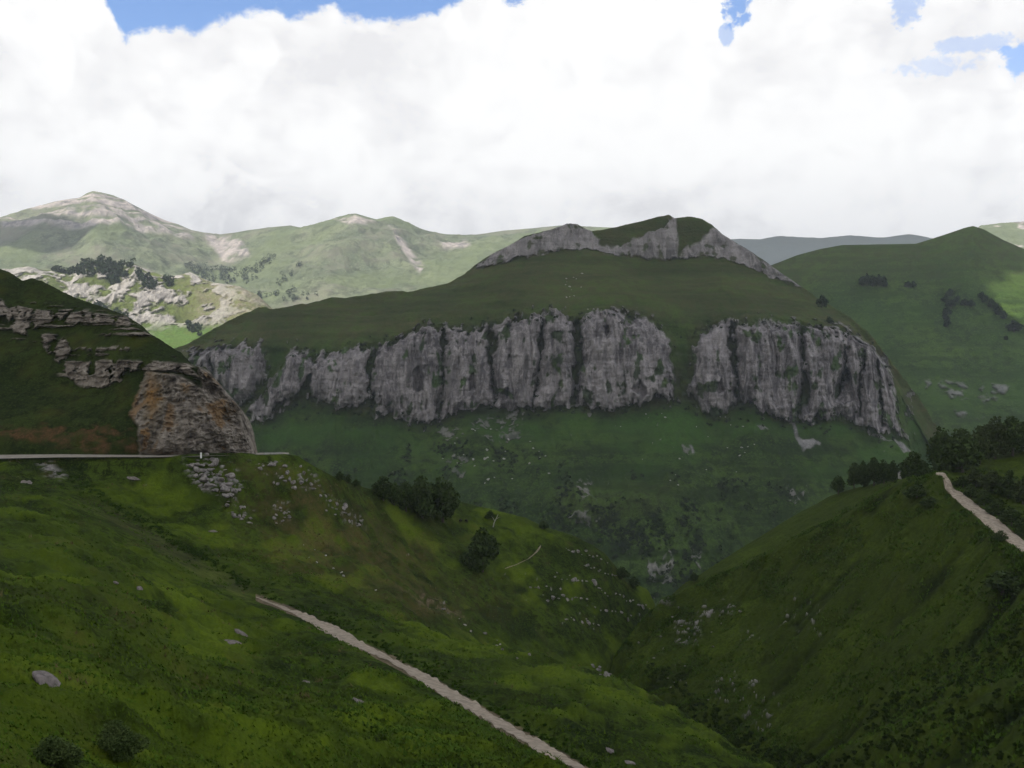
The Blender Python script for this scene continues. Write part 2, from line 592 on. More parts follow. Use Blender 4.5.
# ------------------------------------------------------------------ near hillside (left)
TRACK_UP = [(256, 597), (275, 603.8), (306, 614.5), (336, 627), (377, 650), (404, 665), (437, 680.5), (472, 701), (500, 718.5), (520, 731),
            (541, 741), (582, 767), (620, 793)]
TRACK_LO = [(256, 597.8), (275, 606), (295, 615), (322, 631), (349, 645), (390, 662), (426, 686), (448, 699), (486, 721), (500, 729),
            (520, 740), (541, 754), (574, 769), (620, 802)]
h = Hill("near_hillside", -140, 820, 900, [
    ([(-140, 850), (570, 850), (700, 900), (820, 960)], [(-140, 10), (0, 14), (150, 22), (300, 36), (450, 56), (570, 72), (700, 80), (820, 75)]),
    ([(-140, 472), (0, 475), (60, 488), (110, 513), (160, 543), (200, 568), (255, 598), (300, 617), (350, 641), (400, 668), (450, 696),
      (500, 725), (550, 753), (585, 773), (620, 798), (820, 900)],
     [(-140, 290), (0, 286), (60, 278), (110, 270), (160, 260), (200, 250), (255, 230), (300, 210), (350, 185), (400, 165), (450, 145),
      (500, 128), (550, 112), (585, 104), (620, 98), (820, 88)]),
    ([(-140, 463), (0, 465), (60, 475), (110, 492), (160, 515), (200, 535), (255, 560), (300, 578), (350, 600), (400, 622), (430, 635),
      (480, 644), (560, 660), (620, 682), (700, 728), (760, 768), (820, 812)],
     [(-140, 297), (0, 295), (60, 292), (110, 288), (160, 285), (200, 282), (255, 275), (300, 268), (350, 262), (400, 255), (430, 250),
      (480, 245), (560, 230), (620, 212), (700, 185), (760, 160), (820, 140)]),
    ([(-140, 462), (0, 463.5), (110, 489), (200, 530), (255, 554), (350, 594), (400, 618), (430, 637), (480, 660), (560, 690), (620, 720),
      (700, 760), (820, 860)],
     [(-140, 299), (0, 297), (200, 287), (255, 282), (400, 262), (430, 266), (480, 280), (560, 312), (620, 330), (700, 330), (820, 300)]),
    ([(-140, 461), (0, 461.5), (60, 468), (110, 478), (160, 490), (200, 500), (255, 520), (300, 535), (350, 552), (400, 570), (450, 590),
      (500, 608), (560, 628), (600, 645), (640, 670), (700, 800), (820, 880)],
     [(-140, 300), (0, 299), (200, 300), (255, 305), (300, 312), (350, 322), (400, 336), (450, 350), (500, 362), (560, 378), (600, 392),
      (640, 402), (700, 390), (820, 350)]),
    ([(-140, 459.5), (0, 459.5), (165, 457.5), (182, 454.8), (200, 453.4), (245, 452.6), (258, 454.6), (286, 454.2), (298, 456), (315, 467), (340, 479), (372, 490), (410, 497),
      (456, 500), (486, 508), (526, 518), (546, 528), (569, 534), (592, 545), (606, 554), (619, 571), (632, 582), (648, 590), (656, 607),
      (668, 650), (700, 810), (820, 900)],
     [(-140, 301), (0, 301), (180, 305), (285, 330), (340, 350), (372, 380), (410, 415), (456, 435), (500, 438), (546, 440), (606, 450),
      (649, 470), (700, 460), (820, 400)]),
], [250, 60, 12, 40, 70], w=4)
X, Y, Z = h.X, h.D, h.Z
track_mid = [((a[0] + b[0]) / 2, (a[1] + b[1]) / 2) for a, b in zip([TRACK_UP[0]] + TRACK_UP[2:], [TRACK_LO[0]] + TRACK_LO[2:])]
dl = line_dist([(60, 489), (110, 514), (160, 544), (200, 569)] + track_mid, h.PX, h.PY)
damp = sstep(dl, 6, 22) * 0.9 + 0.1
road_damp = sstep(h.PY - 459, 1.0, 10) * 0.95 + 0.05
damp = damp * np.where(h.PX < 270, road_damp, 1.0)
near = np.clip(Y / 60, 0.12, 1)
big = fbm(X / 45, Y / 45, Z / 45, 4)
midn = fbm(X / 9, Y / 9, Z / 9, 4)
tus = fbm(X / 1.6, Y / 1.6, Z / 1.6, 3, ridged=True)
hum = fbm(X / 4.0 + 5, Y / 6.0, Z / 4.0, 3)
# erosion ribs running down the slope on the spur
rib = fbm((X + 0.6 * Y) / 10, (Z) / 40, Y * 0 + 2.0, 3, ridged=True)
sa, sb_ = 0.35 * X + 0.94 * Y, 0.94 * X - 0.35 * Y
streak = fbm(sb_ / 7 + 0.8 * fbm(X / 25, Y / 25, Z / 25, 2), sa / 45, Z * 0 + 4.4, 4)
spur = sstep(h.V, 2.6, 3.4) * (1 - sstep(h.V, 4.6, 4.98))
h.Z += damp * (1 - sstep(h.V, 4.7, 5.0) * 0.8) * (2.4 * near * big + 2.2 * near * midn + 2.4 * near * streak * (1 - spur) + 0.40 * tus * np.clip(Y / 60, .3, 1) + 0.75 * hum * near + spur * 1.2 * rib)
# dark ledge line up-left of the track and a bank above the track
ledge = np.exp(-((h.PY - np.interp(h.PX, [90, 150, 200, 255, 320, 420, 520, 620], [480, 523, 552, 588, 608, 660, 710, 780])) / 5.0)**2) * sstep(h.PX, 90, 150)
h.Z += ledge * 0.7
# surface masks
gn = fbm(X / 30, Y / 30, Z / 30, 5)
gn2 = fbm(X / 7 + 9, Y / 7, Z / 7, 4)
lush = sstep(gn + 0.25 * gn2 + 0.7 * streak, 0.02, 0.40) * 0.6
for (px, py, rx, ry, s) in [(190, 590, 70, 30, 0.9), (210, 640, 60, 35, 0.8), (60, 650, 90, 40, 0.35), (250, 740, 110, 40, 0.6),
                            (20, 740, 50, 40, 0.5), (470, 650, 60, 10, 0.75), (560, 675, 60, 16, 0.6), (440, 640, 30, 8, 0.6),
                            (170, 500, 40, 10, 0.6), (500, 530, 60, 18, 0.5), (60, 560, 60, 40, 0.45)]:
    q = ((h.PX - px) / rx)**2 + ((h.PY - py) / ry)**2
    lush = np.maximum(lush, s * np.exp(-q * 1.1) * sstep(gn2 + 0.3 * gn, -0.45, 0.15))
dry = sstep(gn2 - 0.4 * gn, 0.1, 0.5) * 0.30
for (px, py, rx, ry, s) in [(330, 545, 75, 38, 0.95), (300, 505, 50, 24, 0.9), (390, 560, 50, 28, 0.8), (400, 590, 50, 22, 0.7), (430, 612, 40, 12, 0.8), (265, 475, 40, 12, 0.6),
                            (50, 605, 60, 12, 0.3), (120, 620, 40, 20, 0.35), (480, 600, 50, 25, 0.3)]:
    q = ((h.PX - px) / rx)**2 + ((h.PY - py) / ry)**2
    dry = np.maximum(dry, s * np.exp(-q) * sstep(gn2, -0.4, 0.2))
dark_grass = sstep(dl, 30, 8)
lush *= 1 - 0.6 * dark_grass
dry *= np.where((h.V > 1.02) & (h.V < 2.3), 0.35, 1)
rk = np.zeros_like(X)
rn = fbm(X / 3.2, Y / 3.2, Z / 0.9, 4) + 0.35 * fbm(X / 14, Y / 14, Z / 5, 3) - 0.05
for poly, thr in [([(184, 456), (215, 455), (238, 478), (246, 496), (225, 500), (200, 494), (186, 474)], 0.14),
                  ([(222, 498), (240, 500), (258, 520), (250, 530), (228, 515)], 0.25),
                  ([(248, 462), (300, 462), (318, 480), (322, 495), (290, 490), (262, 480)], 0.22),
                  ([(268, 508), (288, 505), (292, 525), (276, 525)], 0.25),
                  ([(320, 495), (345, 505), (372, 530), (350, 528), (325, 510)], 0.26),
                  ([(345, 535), (400, 565), (440, 592), (470, 625), (440, 625), (395, 590), (350, 555)], 0.55),
                  ([(430, 605), (480, 625), (540, 660), (520, 662), (450, 628)], 0.55),
                  ([(470, 540), (560, 545), (610, 560), (650, 600), (640, 640), (590, 640), (530, 620), (480, 590)], 0.50),
                  ([(36, 463), (52, 462), (66, 476), (60, 479), (46, 472)], 0.0),
                  ([(590, 655), (640, 690), (600, 680)], 0.55)]:
    sd = poly_sdf(poly, h.PX, h.PY)
    m = sstep(sd, -4, 4)
    rk = np.maximum(rk, m * sstep(rn, thr - 0.08, thr + 0.06))
rk = np.maximum(rk, sstep(rn + 0.5 * gn2, 0.62, 0.68) * (h.V > 2.4) * 0.8)
rk = rk * (dl > 7)
h.Z += rk * 0.45 * (1 - sstep(h.V, 4.6, 5.0))
soil = sstep(dl, 9, 5) * sstep(h.PX, 60, 130) * (1 - sstep(h.PX, 240, 258)) * 0.12
soil = np.maximum(soil, sstep(poly_sdf([(395, 590), (440, 600), (475, 622), (470, 628), (420, 612)], h.PX, h.PY), -3, 5) * sstep(rn, -0.1, .3) * 0.7)
inside = (h.PX > 256) & (h.PX < 612) & (np.abs(h.PY - np.interp(h.PX, *np.array(track_mid).T)) < np.interp(h.PX, [256, 600], [3, 9]))
h.Z -= inside * 0.05
h.att[..., 0] = rk; h.att[..., 1] = dry; h.att[..., 2] = lush; h.att[..., 3] = np.maximum(soil, inside * 0.8)
near_hill = h
h.finish(mat_near)


def ribbon(name, hill, up, lo, mat, n=160, k=5, lift=0.06, jitter=0.0, x0=None, x1=None):
    up, lo = np.array(up), np.array(lo)
    x0 = x0 if x0 is not None else max(up[0, 0], lo[0, 0]); x1 = x1 if x1 is not None else min(up[-1, 0], lo[-1, 0])
    xs = np.linspace(x0, x1, n)
    U = np.interp(xs, up[:, 0], up[:, 1]); L = np.interp(xs, lo[:, 0], lo[:, 1])
    w = L - U
    U = U + jitter * w * fbm(xs / 7, xs * 0 + 3.3, xs * 0, 3); L = L + jitter * w * fbm(xs / 6, xs * 0 + 8.8, xs * 0, 3)
    V = []
    for j in range(k):
        for i in range(n):
            p = hill.at(xs[i], L[i] + (U[i] - L[i]) * j / (k - 1))
            V.append((p.x, p.y, p.z + lift))
    idx = np.arange(k * n).reshape(k, n)
    F = np.stack([idx[:-1, :-1], idx[:-1, 1:], idx[1:, 1:], idx[1:, :-1]], -1).reshape(-1, 4)
    return tag(link(name, np_mesh(name, V, F), mat), kind='structure')


ribbon("dirt_track", near_hill, TRACK_UP, TRACK_LO, mat_gravel, n=420, k=6, lift=0.10, jitter=0.5)
ribbon("footpath", near_hill, [(505, 568.4), (515, 565), (528, 559), (536, 551.8), (541, 545)],
       [(505, 569.3), (515, 565.9), (528, 559.8), (537, 552.6), (542.4, 545.6)], mat_pathdirt, n=50, k=3, lift=0.15, jitter=0.8)

# the paved road runs level along the top of the near hillside
def flat_strip(name, pts, mat, kind='structure'):
    """pts: list of ((px, py, d) near edge, (px, py, d) far edge)"""
    V = []
    for a, b_ in pts:
        for (px, py, d) in (a, b_):
            V.append(((px - CX) / FPX * d, d, (CY - py) / FPX * d))
    F = [(2 * i, 2 * i + 2, 2 * i + 3, 2 * i + 1) for i in range(len(pts) - 1)]
    o = link(name, np_mesh(name, V, F), mat)
    o['kind'] = kind
    return o


flat_strip("road", [((-140, 459.6, 299), (-140, 454.4, 314)), ((0, 458.6, 299), (0, 454.8, 312)), ((60, 457.3, 300), (60, 454.2, 312)),
                    ((120, 457.0, 302), (120, 454.8, 311)), ((160, 456.9, 303), (160, 455.0, 312)), ((200, 456.2, 306), (200, 454.6, 313)),
                    ((240, 455.2, 318), (240, 453.6, 326)), ((262, 454.9, 326), (262, 452.6, 338)), ((282, 454.4, 329), (282, 452.4, 341)),
                    ((289, 454.0, 333), (289, 452.6, 343))], mat_asphalt)

# ------------------------------------------------------------------ rocky knoll behind the road
SK = [(-140, 262), (-30, 264), (0, 269), (9, 272), (23, 281), (32, 278), (44, 282), (73, 297), (103, 307), (126, 316), (141, 325), (149, 333), (167, 344),
      (182, 354), (193, 365), (200, 367), (206, 367), (213, 376), (226, 391), (240, 407), (249, 419), (254, 432), (257, 452), (262, 462), (275, 470)]
h = Hill("roadside_knoll", -140, 270, 620, [
    ([(-140, 466), (270, 466)], [(-140, 312), (150, 312), (220, 312), (258, 322), (270, 326)]),
    ([(-140, 452), (100, 452), (140, 455), (257, 456), (270, 467)], [(-140, 315), (150, 314), (220, 315), (258, 325), (270, 328)]),
    ([(-140, 425), (60, 424), (140, 422), (200, 424), (240, 432), (256, 455), (270, 469)], [(-140, 320), (60, 320), (150, 317), (200, 318), (258, 330), (270, 332)]),
    ([(-140, 380), (60, 384), (100, 388), (132, 376), (170, 371), (200, 385), (240, 415), (256, 454), (270, 470)],
     [(-140, 345), (60, 342), (130, 330), (200, 326), (258, 333), (270, 334)]),
    ([(-140, 350), (60, 362), (126, 360), (187, 364), (201, 372), (240, 409), (256, 453), (270, 470)], [(-140, 352), (60, 347), (130, 334), (200, 329), (258, 335), (270, 335)]),
    ([(-140, 318), (40, 322), (129, 326), (150, 340), (190, 367), (240, 408), (256, 452.5), (270, 470)], [(-140, 372), (60, 366), (130, 350), (200, 336), (258, 336), (270, 336)]),
    ([(-140, 300), (38, 309), (126, 319), (150, 336), (190, 366), (240, 407.5), (256, 452.3), (270, 470)], [(-140, 378), (60, 370), (130, 354), (200, 338), (258, 337), (270, 337)]),
    (SK, [(-140, 410), (60, 392), (130, 366), (200, 345), (258, 338), (270, 338)]),
], [10, 60, 60, 40, 60, 30, 50], w=3)
X, Y, Z = h.X, h.D, h.Z
polys = [[(4, 309), (18, 306), (38, 310), (129, 318), (129, 325), (44, 323), (26, 335), (12, 332)],
         [(-140, 290), (-30, 290), (3, 300), (8, 312), (-10, 325), (-140, 320)],
         [(41, 332), (70, 338), (70, 353), (59, 364), (44, 350)],
         [(73, 346), (129, 347), (131, 351), (73, 350)],
         [(63, 361), (126, 360), (187, 363), (203, 379), (170, 371), (132, 372), (126, 377), (100, 388), (79, 387), (67, 376)],
         [(73, 314), (129, 317), (129, 321), (73, 319)]]
cut = [[(147, 372), (182, 376), (202, 388), (198, 366), (212, 372), (240, 405), (252, 424), (262, 470), (205, 470), (140, 470), (138, 426), (129, 414)]]
wob = fbm(X / 6, Y / 6, Z / 2.2, 5, gain=0.6) * 8
sd = union_sdf(polys, h.PX + wob, h.PY + 0.5 * wob)
sdc = union_sdf(cut, h.PX + wob * 0.5, h.PY + 0.5 * wob)
gapn = fbm(X / 5, Y / 9, Z / 6 + 7, 3)
rk = sstep(sd, -1.0, 1.5) * sstep(gapn + 0.3 * fbm(X / 2, Y / 2, Z / 1, 2), -0.26, -0.08)
ck = sstep(sdc, -2.0, 2.0)
thin = sstep(fbm(X / 45, Y / 45, Z / 1.5, 3), 0.16, 0.24) * sstep(poly_sdf([(-140, 300), (30, 300), (130, 315), (195, 365), (200, 380), (120, 372), (70, 392), (30, 345), (-140, 335)], h.PX, h.PY), -2, 6)
rk = np.maximum(rk, thin * sstep(gapn, -0.2, 0.05) * (1 - ck))
soilband = sstep(union_sdf([[(-140, 425), (6, 429), (129, 422), (140, 452), (88, 452), (18, 441), (-140, 442)]], h.PX + wob, h.PY + wob), -3, 4)
big = fbm(X / 28, Y / 28, Z / 28, 4)
fin = fbm(X / 4, Y / 4, Z / 2.2, 4)
blocks = fbm(X / 2.6, Y / 5, Z / 1.3, 3, ridged=True)
edge_damp = 1 - sstep(h.V, 6.4, 7.0) * 0.6
rightfade = 1 - sstep(h.PX, 235, 258) * 0.8
h.D += rightfade * sstep(h.V, 0.9, 1.4) * edge_damp * (1.5 * big + 0.8 * fin - rk * (1.2 + 1.6 * blocks + 1.6 * np.sign(fbm(X / 40, Y / 40, Z / 1.6, 2)) * 0.5) - ck * (5.5 * fbm(X / 9, Y / 9, Z / 16, 5, ridged=True) + 2.2 * blocks + 9 * np.abs(fbm(X / 20, Y / 20, Z / 26, 3)) + 4 * fbm(X / 22, Y / 22, Z / 22, 3)))
h.Z += sstep(h.V, 0.9, 1.5) * (1 - ck) * (0.6 * fin + 0.25 * fbm(X / 1.5, Y / 1.5, Z / 1.5, 2)) * rightfade
gl = fbm(X / 12, Y / 12, Z / 9, 3)
darkck = sstep(fbm(X / 5, Y / 5, Z / 7 + 3, 4), 0.0, 0.3)
h.att[..., 0] = np.maximum(rk, ck * (1 - 0.55 * sstep(fbm(X / 7 + 30, Y / 7, Z / 14, 4), 0.05, 0.35)))
h.att[..., 1] = np.maximum(soilband * 0.95 * sstep(fin + 0.5 * fbm(X / 9, Y / 9, Z / 5, 3), -0.25, 0.25), 0.15 * sstep(gl, 0, .4))
h.att[..., 2] = 0.15 * sstep(gl, 0.1, 0.5)
h.att[..., 3] = ck * np.maximum(sstep(fbm(X / 7 + 30, Y / 7, Z / 14, 4), 0.0, 0.3) * 0.9, 0.9 * np.exp(-((h.PX + wob - 152) / 9)**2 - ((h.PY - 395) / 30)**2))
h.att[..., 0] *= 1 - 0.8 * ck * np.exp(-((h.PX + wob - 152) / 9)**2 - ((h.PY - 395) / 30)**2)
h.finish(mat_knoll)
knoll = h

# ------------------------------------------------------------------ right hillside
RT_LO = [(905, 482), (936, 474.5), (943, 477), (945, 489), (952, 497), (965, 507.5), (978, 518), (990, 529), (1006, 541), (1024, 553), (1060, 574), (1180, 640)]
RT_UP = [(905, 480), (936, 472.5), (944, 473), (951, 482), (953, 488), (965, 496), (978, 506), (990, 514), (1006, 526), (1024, 541), (1060, 562), (1180, 624)]
h = Hill("right_hillside", 560, 1180, 620, [
    ([(560, 960), (1180, 960)], [(560, 300), (700, 240), (800, 170), (900, 120), (1024, 90), (1180, 62)]),
    ([(560, 760), (620, 730), (700, 770), (760, 800), (830, 768), (890, 735), (960, 705), (1024, 690), (1180, 690)],
     [(560, 340), (620, 330), (700, 285), (760, 245), (830, 215), (890, 200), (960, 188), (1024, 176), (1180, 130)]),
    ([(560, 758), (620, 715), (700, 745), (760, 780), (830, 766), (890, 737), (960, 706), (1024, 686), (1180, 685)],
     [(560, 350), (620, 338), (700, 305), (760, 272), (830, 250), (890, 235), (960, 218), (1024, 203), (1180, 140)]),
    ([(560, 810), (600, 725), (625, 668), (640, 652), (660, 634), (684, 622), (730, 602), (784, 580), (850, 545), (905, 515), (938, 512), (965, 530), (990, 552), (1024, 577), (1060, 596), (1180, 655)],
     [(560, 360), (600, 368), (640, 380), (684, 384), (730, 378), (784, 366), (850, 352), (905, 342), (938, 330), (965, 308), (990, 282), (1024, 253), (1180, 156)]),
    ([(560, 790), (600, 705), (613, 662), (625, 645), (640, 627), (660, 609), (684, 596), (730, 575), (784, 551), (850, 516), (880, 497)] + RT_LO,
     [(560, 362), (600, 372), (640, 385), (684, 392), (730, 388), (784, 378), (850, 366), (905, 358), (938, 350), (965, 318), (990, 290), (1024, 262), (1180, 160)]),
    ([(560, 788), (600, 703), (613, 660), (625, 643), (640, 625), (660, 607), (684, 594), (730, 573), (784, 549), (850, 514), (880, 495)] + RT_UP,
     [(560, 366), (600, 376), (640, 389), (684, 396), (730, 392), (784, 382), (850, 370), (905, 362), (938, 356), (965, 334), (990, 310), (1024, 282), (1180, 172)]),
    ([(560, 786), (600, 704), (640, 629), (684, 598), (784, 552), (850, 516), (905, 484), (930, 474), (945, 470), (952, 474), (970, 482), (990, 490), (1024, 506), (1180, 570)],
     [(560, 376), (640, 400), (684, 412), (784, 408), (850, 405), (905, 395), (938, 368), (965, 356), (990, 345), (1024, 325), (1180, 230)]),
    ([(560, 784), (600, 702), (625, 662), (640, 640), (648, 622), (662, 604), (684, 586), (730, 556), (780, 525), (830, 497), (860, 488), (896, 480.5), (920, 474.5), (945, 466.5),
      (985, 458), (1005, 454), (1024, 450), (1180, 420)],
     [(560, 392), (640, 420), (684, 440), (780, 455), (830, 470), (896, 450), (930, 392), (945, 385), (985, 400), (1024, 405), (1180, 380)]),
], [60, 10, 150, 50, 12, 30, 50], w=3, dw=26)
X, Y, Z = h.X, h.D, h.Z
dl = line_dist([((a[0] + b[0]) / 2, (a[1] + b[1]) / 2) for a, b in zip(RT_UP, RT_LO)], h.PX, h.PY)
dr = sstep(dl, 9, 24)
dr = np.where(h.PX > 915, dr, 1.0)
atten = dr * np.interp(h.V, [0, 3.7, 4.0, 5.0, 5.3, 6.5, 7], [1, 1, .45, .4, .7, .7, .15])
big = fbm(X / 34, Y / 34, Z / 34, 4)
# gullies and ribs run down from the crest to the left
s_ = Y * 0.957 - X * 0.29
rib = fbm(s_ / 13 + 0.15 * fbm(X / 20, Y / 20, Z / 20, 2), Z / 60, X * 0 + 1.5, 3, ridged=True)
fin = fbm(X / 5, Y / 5, Z / 5, 4)
tus = fbm(X / 1.7, Y / 1.7, Z / 1.7, 3, ridged=True)
h.Z += atten * (2.4 * big + 3.4 * rib + 1.5 * fin + 0.55 * tus)
rn = fbm(X / 2.6, Y / 2.6, Z / 1.4, 4)
gn = fbm(X / 22, Y / 22, Z / 22, 4)
rk = np.zeros_like(X)
for poly, thr in [([(655, 605), (668, 600), (672, 612), (660, 618)], -0.05), ([(695, 612), (730, 605), (740, 620), (700, 628)], 0.2),
                  ([(672, 632), (700, 628), (700, 650), (676, 650)], 0.15), ([(640, 640), (680, 660), (720, 700), (700, 720), (650, 680), (622, 652)], 0.46),
                  ([(735, 638), (760, 635), (760, 650), (738, 650)], 0.25), ([(710, 680), (760, 680), (790, 720), (760, 740), (710, 710)], 0.30),
                  ([(790, 600), (830, 610), (820, 640), (780, 630)], 0.3), ([(960, 690), (1000, 680), (990, 700)], 0.25)]:
    rk = np.maximum(rk, sstep(poly_sdf(poly, h.PX, h.PY), -4, 5) * sstep(rn, thr - 0.06, thr + 0.06))
rk *= (dl > 10)
h.Z += rk * 0.8
field = sstep(poly_sdf([(978, 462), (1024, 450), (1180, 420), (1180, 460), (1024, 478), (990, 474)], h.PX, h.PY), -2, 4)
slope_pale = np.exp(-((h.PX - 800) / 60)**2 - ((h.PY - 640) / 60)**2)
h.att[..., 0] = rk
h.att[..., 1] = 0.25 * sstep(fin - 0.3 * gn, 0.05, 0.4) + 0.7 * np.exp(-(np.abs(h.V - 4.0) / 0.05)**2) * (h.PX < 700)
h.att[..., 2] = np.maximum(np.maximum(field * 0.9, 0.45 * sstep(gn + 0.3 * fin, 0.0, 0.4) + 0.65 * sstep(rib + 0.4 * gn, 0.0, 0.5)), 0.6 * slope_pale * sstep(fin, -.3, .2))
inside = (h.PX > 936) & (h.V > 3.98) & (h.V < 5.02)
h.att[..., 3] = inside * 0.9
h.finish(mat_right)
right_hill = h
ribbon("gravel_road", right_hill, RT_UP[1:], RT_LO[1:], mat_gravel, n=220, k=7, lift=0.12, jitter=0.22)

# ------------------------------------------------------------------ cliff mountain
S = 0.72
SKY_M = [(100, 372), (150, 356), (187, 344), (215, 328), (235, 318), (252, 311), (258, 308), (266, 308), (272, 312), (285, 310), (320, 301), (332, 297), (345, 298), (385, 292),
         (402, 291), (408, 293), (420, 290), (448, 284), (465, 274), (474, 266), (485, 258), (500, 250), (512, 244), (524, 236), (540, 232), (556, 228), (566, 224),
         (576, 224), (584, 228), (592, 231), (602, 230), (625, 225), (645, 220), (662, 216), (669, 215), (674, 218), (690, 217), (702, 219), (712, 225),
         (722, 234), (738, 244), (750, 251), (770, 265), (800, 286), (815, 297), (850, 317), (870, 333), (890, 361), (916, 394), (936, 426), (960, 462), (1000, 520)]
FOOT_U = [(100, 378), (187, 349), (258, 314), (330, 304), (400, 299), (450, 289), (474, 272), (500, 263), (520, 258), (550, 253), (576, 251), (600, 252),
          (650, 259), (680, 259), (722, 259), (769, 278), (800, 291), (850, 322), (890, 368), (916, 404), (936, 438), (960, 476), (1000, 534)]
TOP_C = [(100, 385), (187, 358), (215, 347), (260, 348), (300, 351), (345, 349), (400, 337), (430, 327), (470, 329), (510, 320), (545, 313), (580, 318), (610, 312),
         (650, 323), (690, 331), (720, 324), (760, 324), (800, 323), (840, 331), (870, 347), (890, 376), (905, 404), (936, 456), (960, 495), (1000, 550)]
FOOT_C = [(100, 420), (187, 398), (215, 396), (255, 422), (290, 410), (330, 408), (380, 414), (420, 424), (470, 410), (500, 408), (540, 412), (570, 406), (620, 410),
          (670, 402), (700, 412), (725, 420), (755, 410), (785, 421), (830, 424), (885, 434), (905, 446), (936, 486), (960, 520), (1000, 570)]
h = Hill("cliff_mountain", 100, 1000, 1150, [
    ([(100, 760), (1000, 760)], [(100, 1500 * S), (500, 1350 * S), (1000, 1400 * S)]),
    ([(100, 540), (300, 552), (450, 575), (560, 596), (660, 615), (720, 600), (800, 575), (1000, 600)], [(100, 1700 * S), (300, 1560 * S), (660, 1400 * S), (1000, 1600 * S)]),
    (FOOT_C, [(100, 1980 * S), (187, 1900 * S), (350, 1800 * S), (600, 1750 * S), (800, 1740 * S), (900, 1780 * S), (1000, 1850 * S)]),
    (TOP_C, [(100, 2020 * S), (187, 1935 * S), (350, 1845 * S), (600, 1800 * S), (800, 1790 * S), (900, 1800 * S), (1000, 1840 * S)]),
    (FOOT_U, [(100, 2080 * S), (187, 1990 * S), (350, 2030 * S), (600, 2090 * S), (722, 2080 * S), (800, 2040 * S), (900, 1860 * S), (1000, 1880 * S)]),
    (SKY_M, [(100, 2090 * S), (187, 2000 * S), (350, 2060 * S), (600, 2125 * S), (722, 2110 * S), (800, 2060 * S), (900, 1868 * S), (1000, 1885 * S)]),
], [30, 210, 190, 90, 80], w=2)
X, Y, Z = h.X.copy(), h.D.copy(), h.Z.copy()
BUTT = [
    [(210, 349), (223, 346), (260, 346), (263, 366), (261, 379), (250, 396), (240, 402), (213, 379)],
    [(190, 352), (208, 350), (211, 374), (196, 366)],
    [(291, 351), (303, 351), (313, 361), (306, 379), (296, 392), (276, 409), (256, 421), (248, 412), (270, 386), (286, 366)],
    [(323, 356), (336, 361), (343, 349), (359, 346), (366, 366), (376, 369), (366, 399), (343, 409), (336, 392), (313, 392)],
    [(385, 344), (409, 336), (429, 326), (442, 329), (439, 386), (426, 422), (409, 422), (399, 399), (379, 411), (369, 413), (373, 382), (380, 360)],
    [(446, 346), (462, 333), (489, 326), (490, 389), (480, 402), (459, 412), (439, 409)],
    [(506, 323), (536, 313), (540, 349), (533, 389), (521, 412), (496, 406), (493, 376)],
    [(546, 314), (566, 313), (573, 329), (571, 376), (560, 402), (533, 402), (538, 363)],
    [(583, 336), (596, 314), (613, 312), (636, 318), (652, 323), (669, 343), (673, 369), (676, 396), (646, 402), (623, 406), (606, 409), (589, 396), (581, 376)],
    [(709, 329), (725, 323), (727, 349), (732, 376), (730, 402), (722, 417), (706, 412), (689, 389), (692, 363)],
    [(727, 323), (760, 324), (793, 326), (797, 346), (793, 373), (790, 412), (780, 419), (760, 406), (754, 379), (736, 360)],
    [(795, 323), (843, 331), (857, 346), (883, 356), (891, 373), (893, 406), (900, 429), (883, 432), (857, 422), (843, 412), (807, 419), (803, 396), (810, 366)],
]
UPPER = [
    [(472, 268), (510, 243), (546, 231), (569, 222), (589, 231), (599, 240), (599, 251), (576, 251), (550, 253), (516, 258), (487, 265)],
    [(596, 252), (598, 246), (612, 249), (636, 241), (662, 227), (676, 214), (680, 258), (649, 258), (619, 256)],
    [(681, 250), (699, 243), (712, 228), (722, 231), (749, 250), (782, 271), (805, 288), (769, 277), (722, 258), (681, 258)],
]
MINOR = [
    [(567, 520), (602, 524), (597, 530), (570, 529)], [(660, 566), (669, 575), (673, 592), (654, 594), (648, 586)], [(447, 465), (462, 460), (470, 472), (462, 484), (455, 482)],
    [(470, 425), (520, 416), (518, 440), (475, 443)], [(575, 492), (590, 486), (592, 505), (578, 508)], [(692, 568), (700, 572), (700, 590), (690, 588)],
    [(783, 505), (806, 500), (806, 512), (788, 516)], [(905, 383), (914, 385), (916, 395), (908, 398)], [(903, 400), (912, 402), (914, 420), (905, 420)],
    [(893, 424), (906, 426), (910, 440), (897, 436)], [(680, 452), (684, 450), (694, 462), (690, 464)], [(440, 434), (465, 436), (460, 446), (446, 446)],
]
SCREE = [[(787, 423), (792, 425), (800, 443), (820, 448), (820, 453), (803, 456), (797, 443)], [(871, 439), (880, 440), (892, 448), (884, 447)],
         [(893, 443), (898, 444), (912, 458), (904, 462)], [(757, 431), (762, 431), (768, 435), (761, 435)], [(688, 450), (691, 451), (695, 459), (692, 458)]]
jx = fbm(X / 22, Y / 22, Z / 40, 5, gain=0.62) * 10.0
jy = fbm(X / 13 + 40, Y / 13, Z / 30, 5, gain=0.6) * 15.0
FILL = [[(372, 352), (400, 337), (430, 327), (462, 331), (490, 326), (510, 321), (545, 313), (575, 320), (596, 314), (613, 312), (652, 323), (669, 343), (676, 396), (646, 402), (606, 409), (570, 405), (521, 412), (480, 405), (426, 422), (379, 412), (366, 400)],
        [(700, 335), (725, 323), (793, 325), (843, 331), (883, 356), (893, 406), (900, 429), (883, 432), (843, 414), (807, 419), (780, 419), (760, 410), (735, 395), (722, 417), (706, 412), (689, 389), (692, 363)],
        [(310, 362), (345, 352), (372, 350), (370, 398), (340, 408), (312, 396)]]
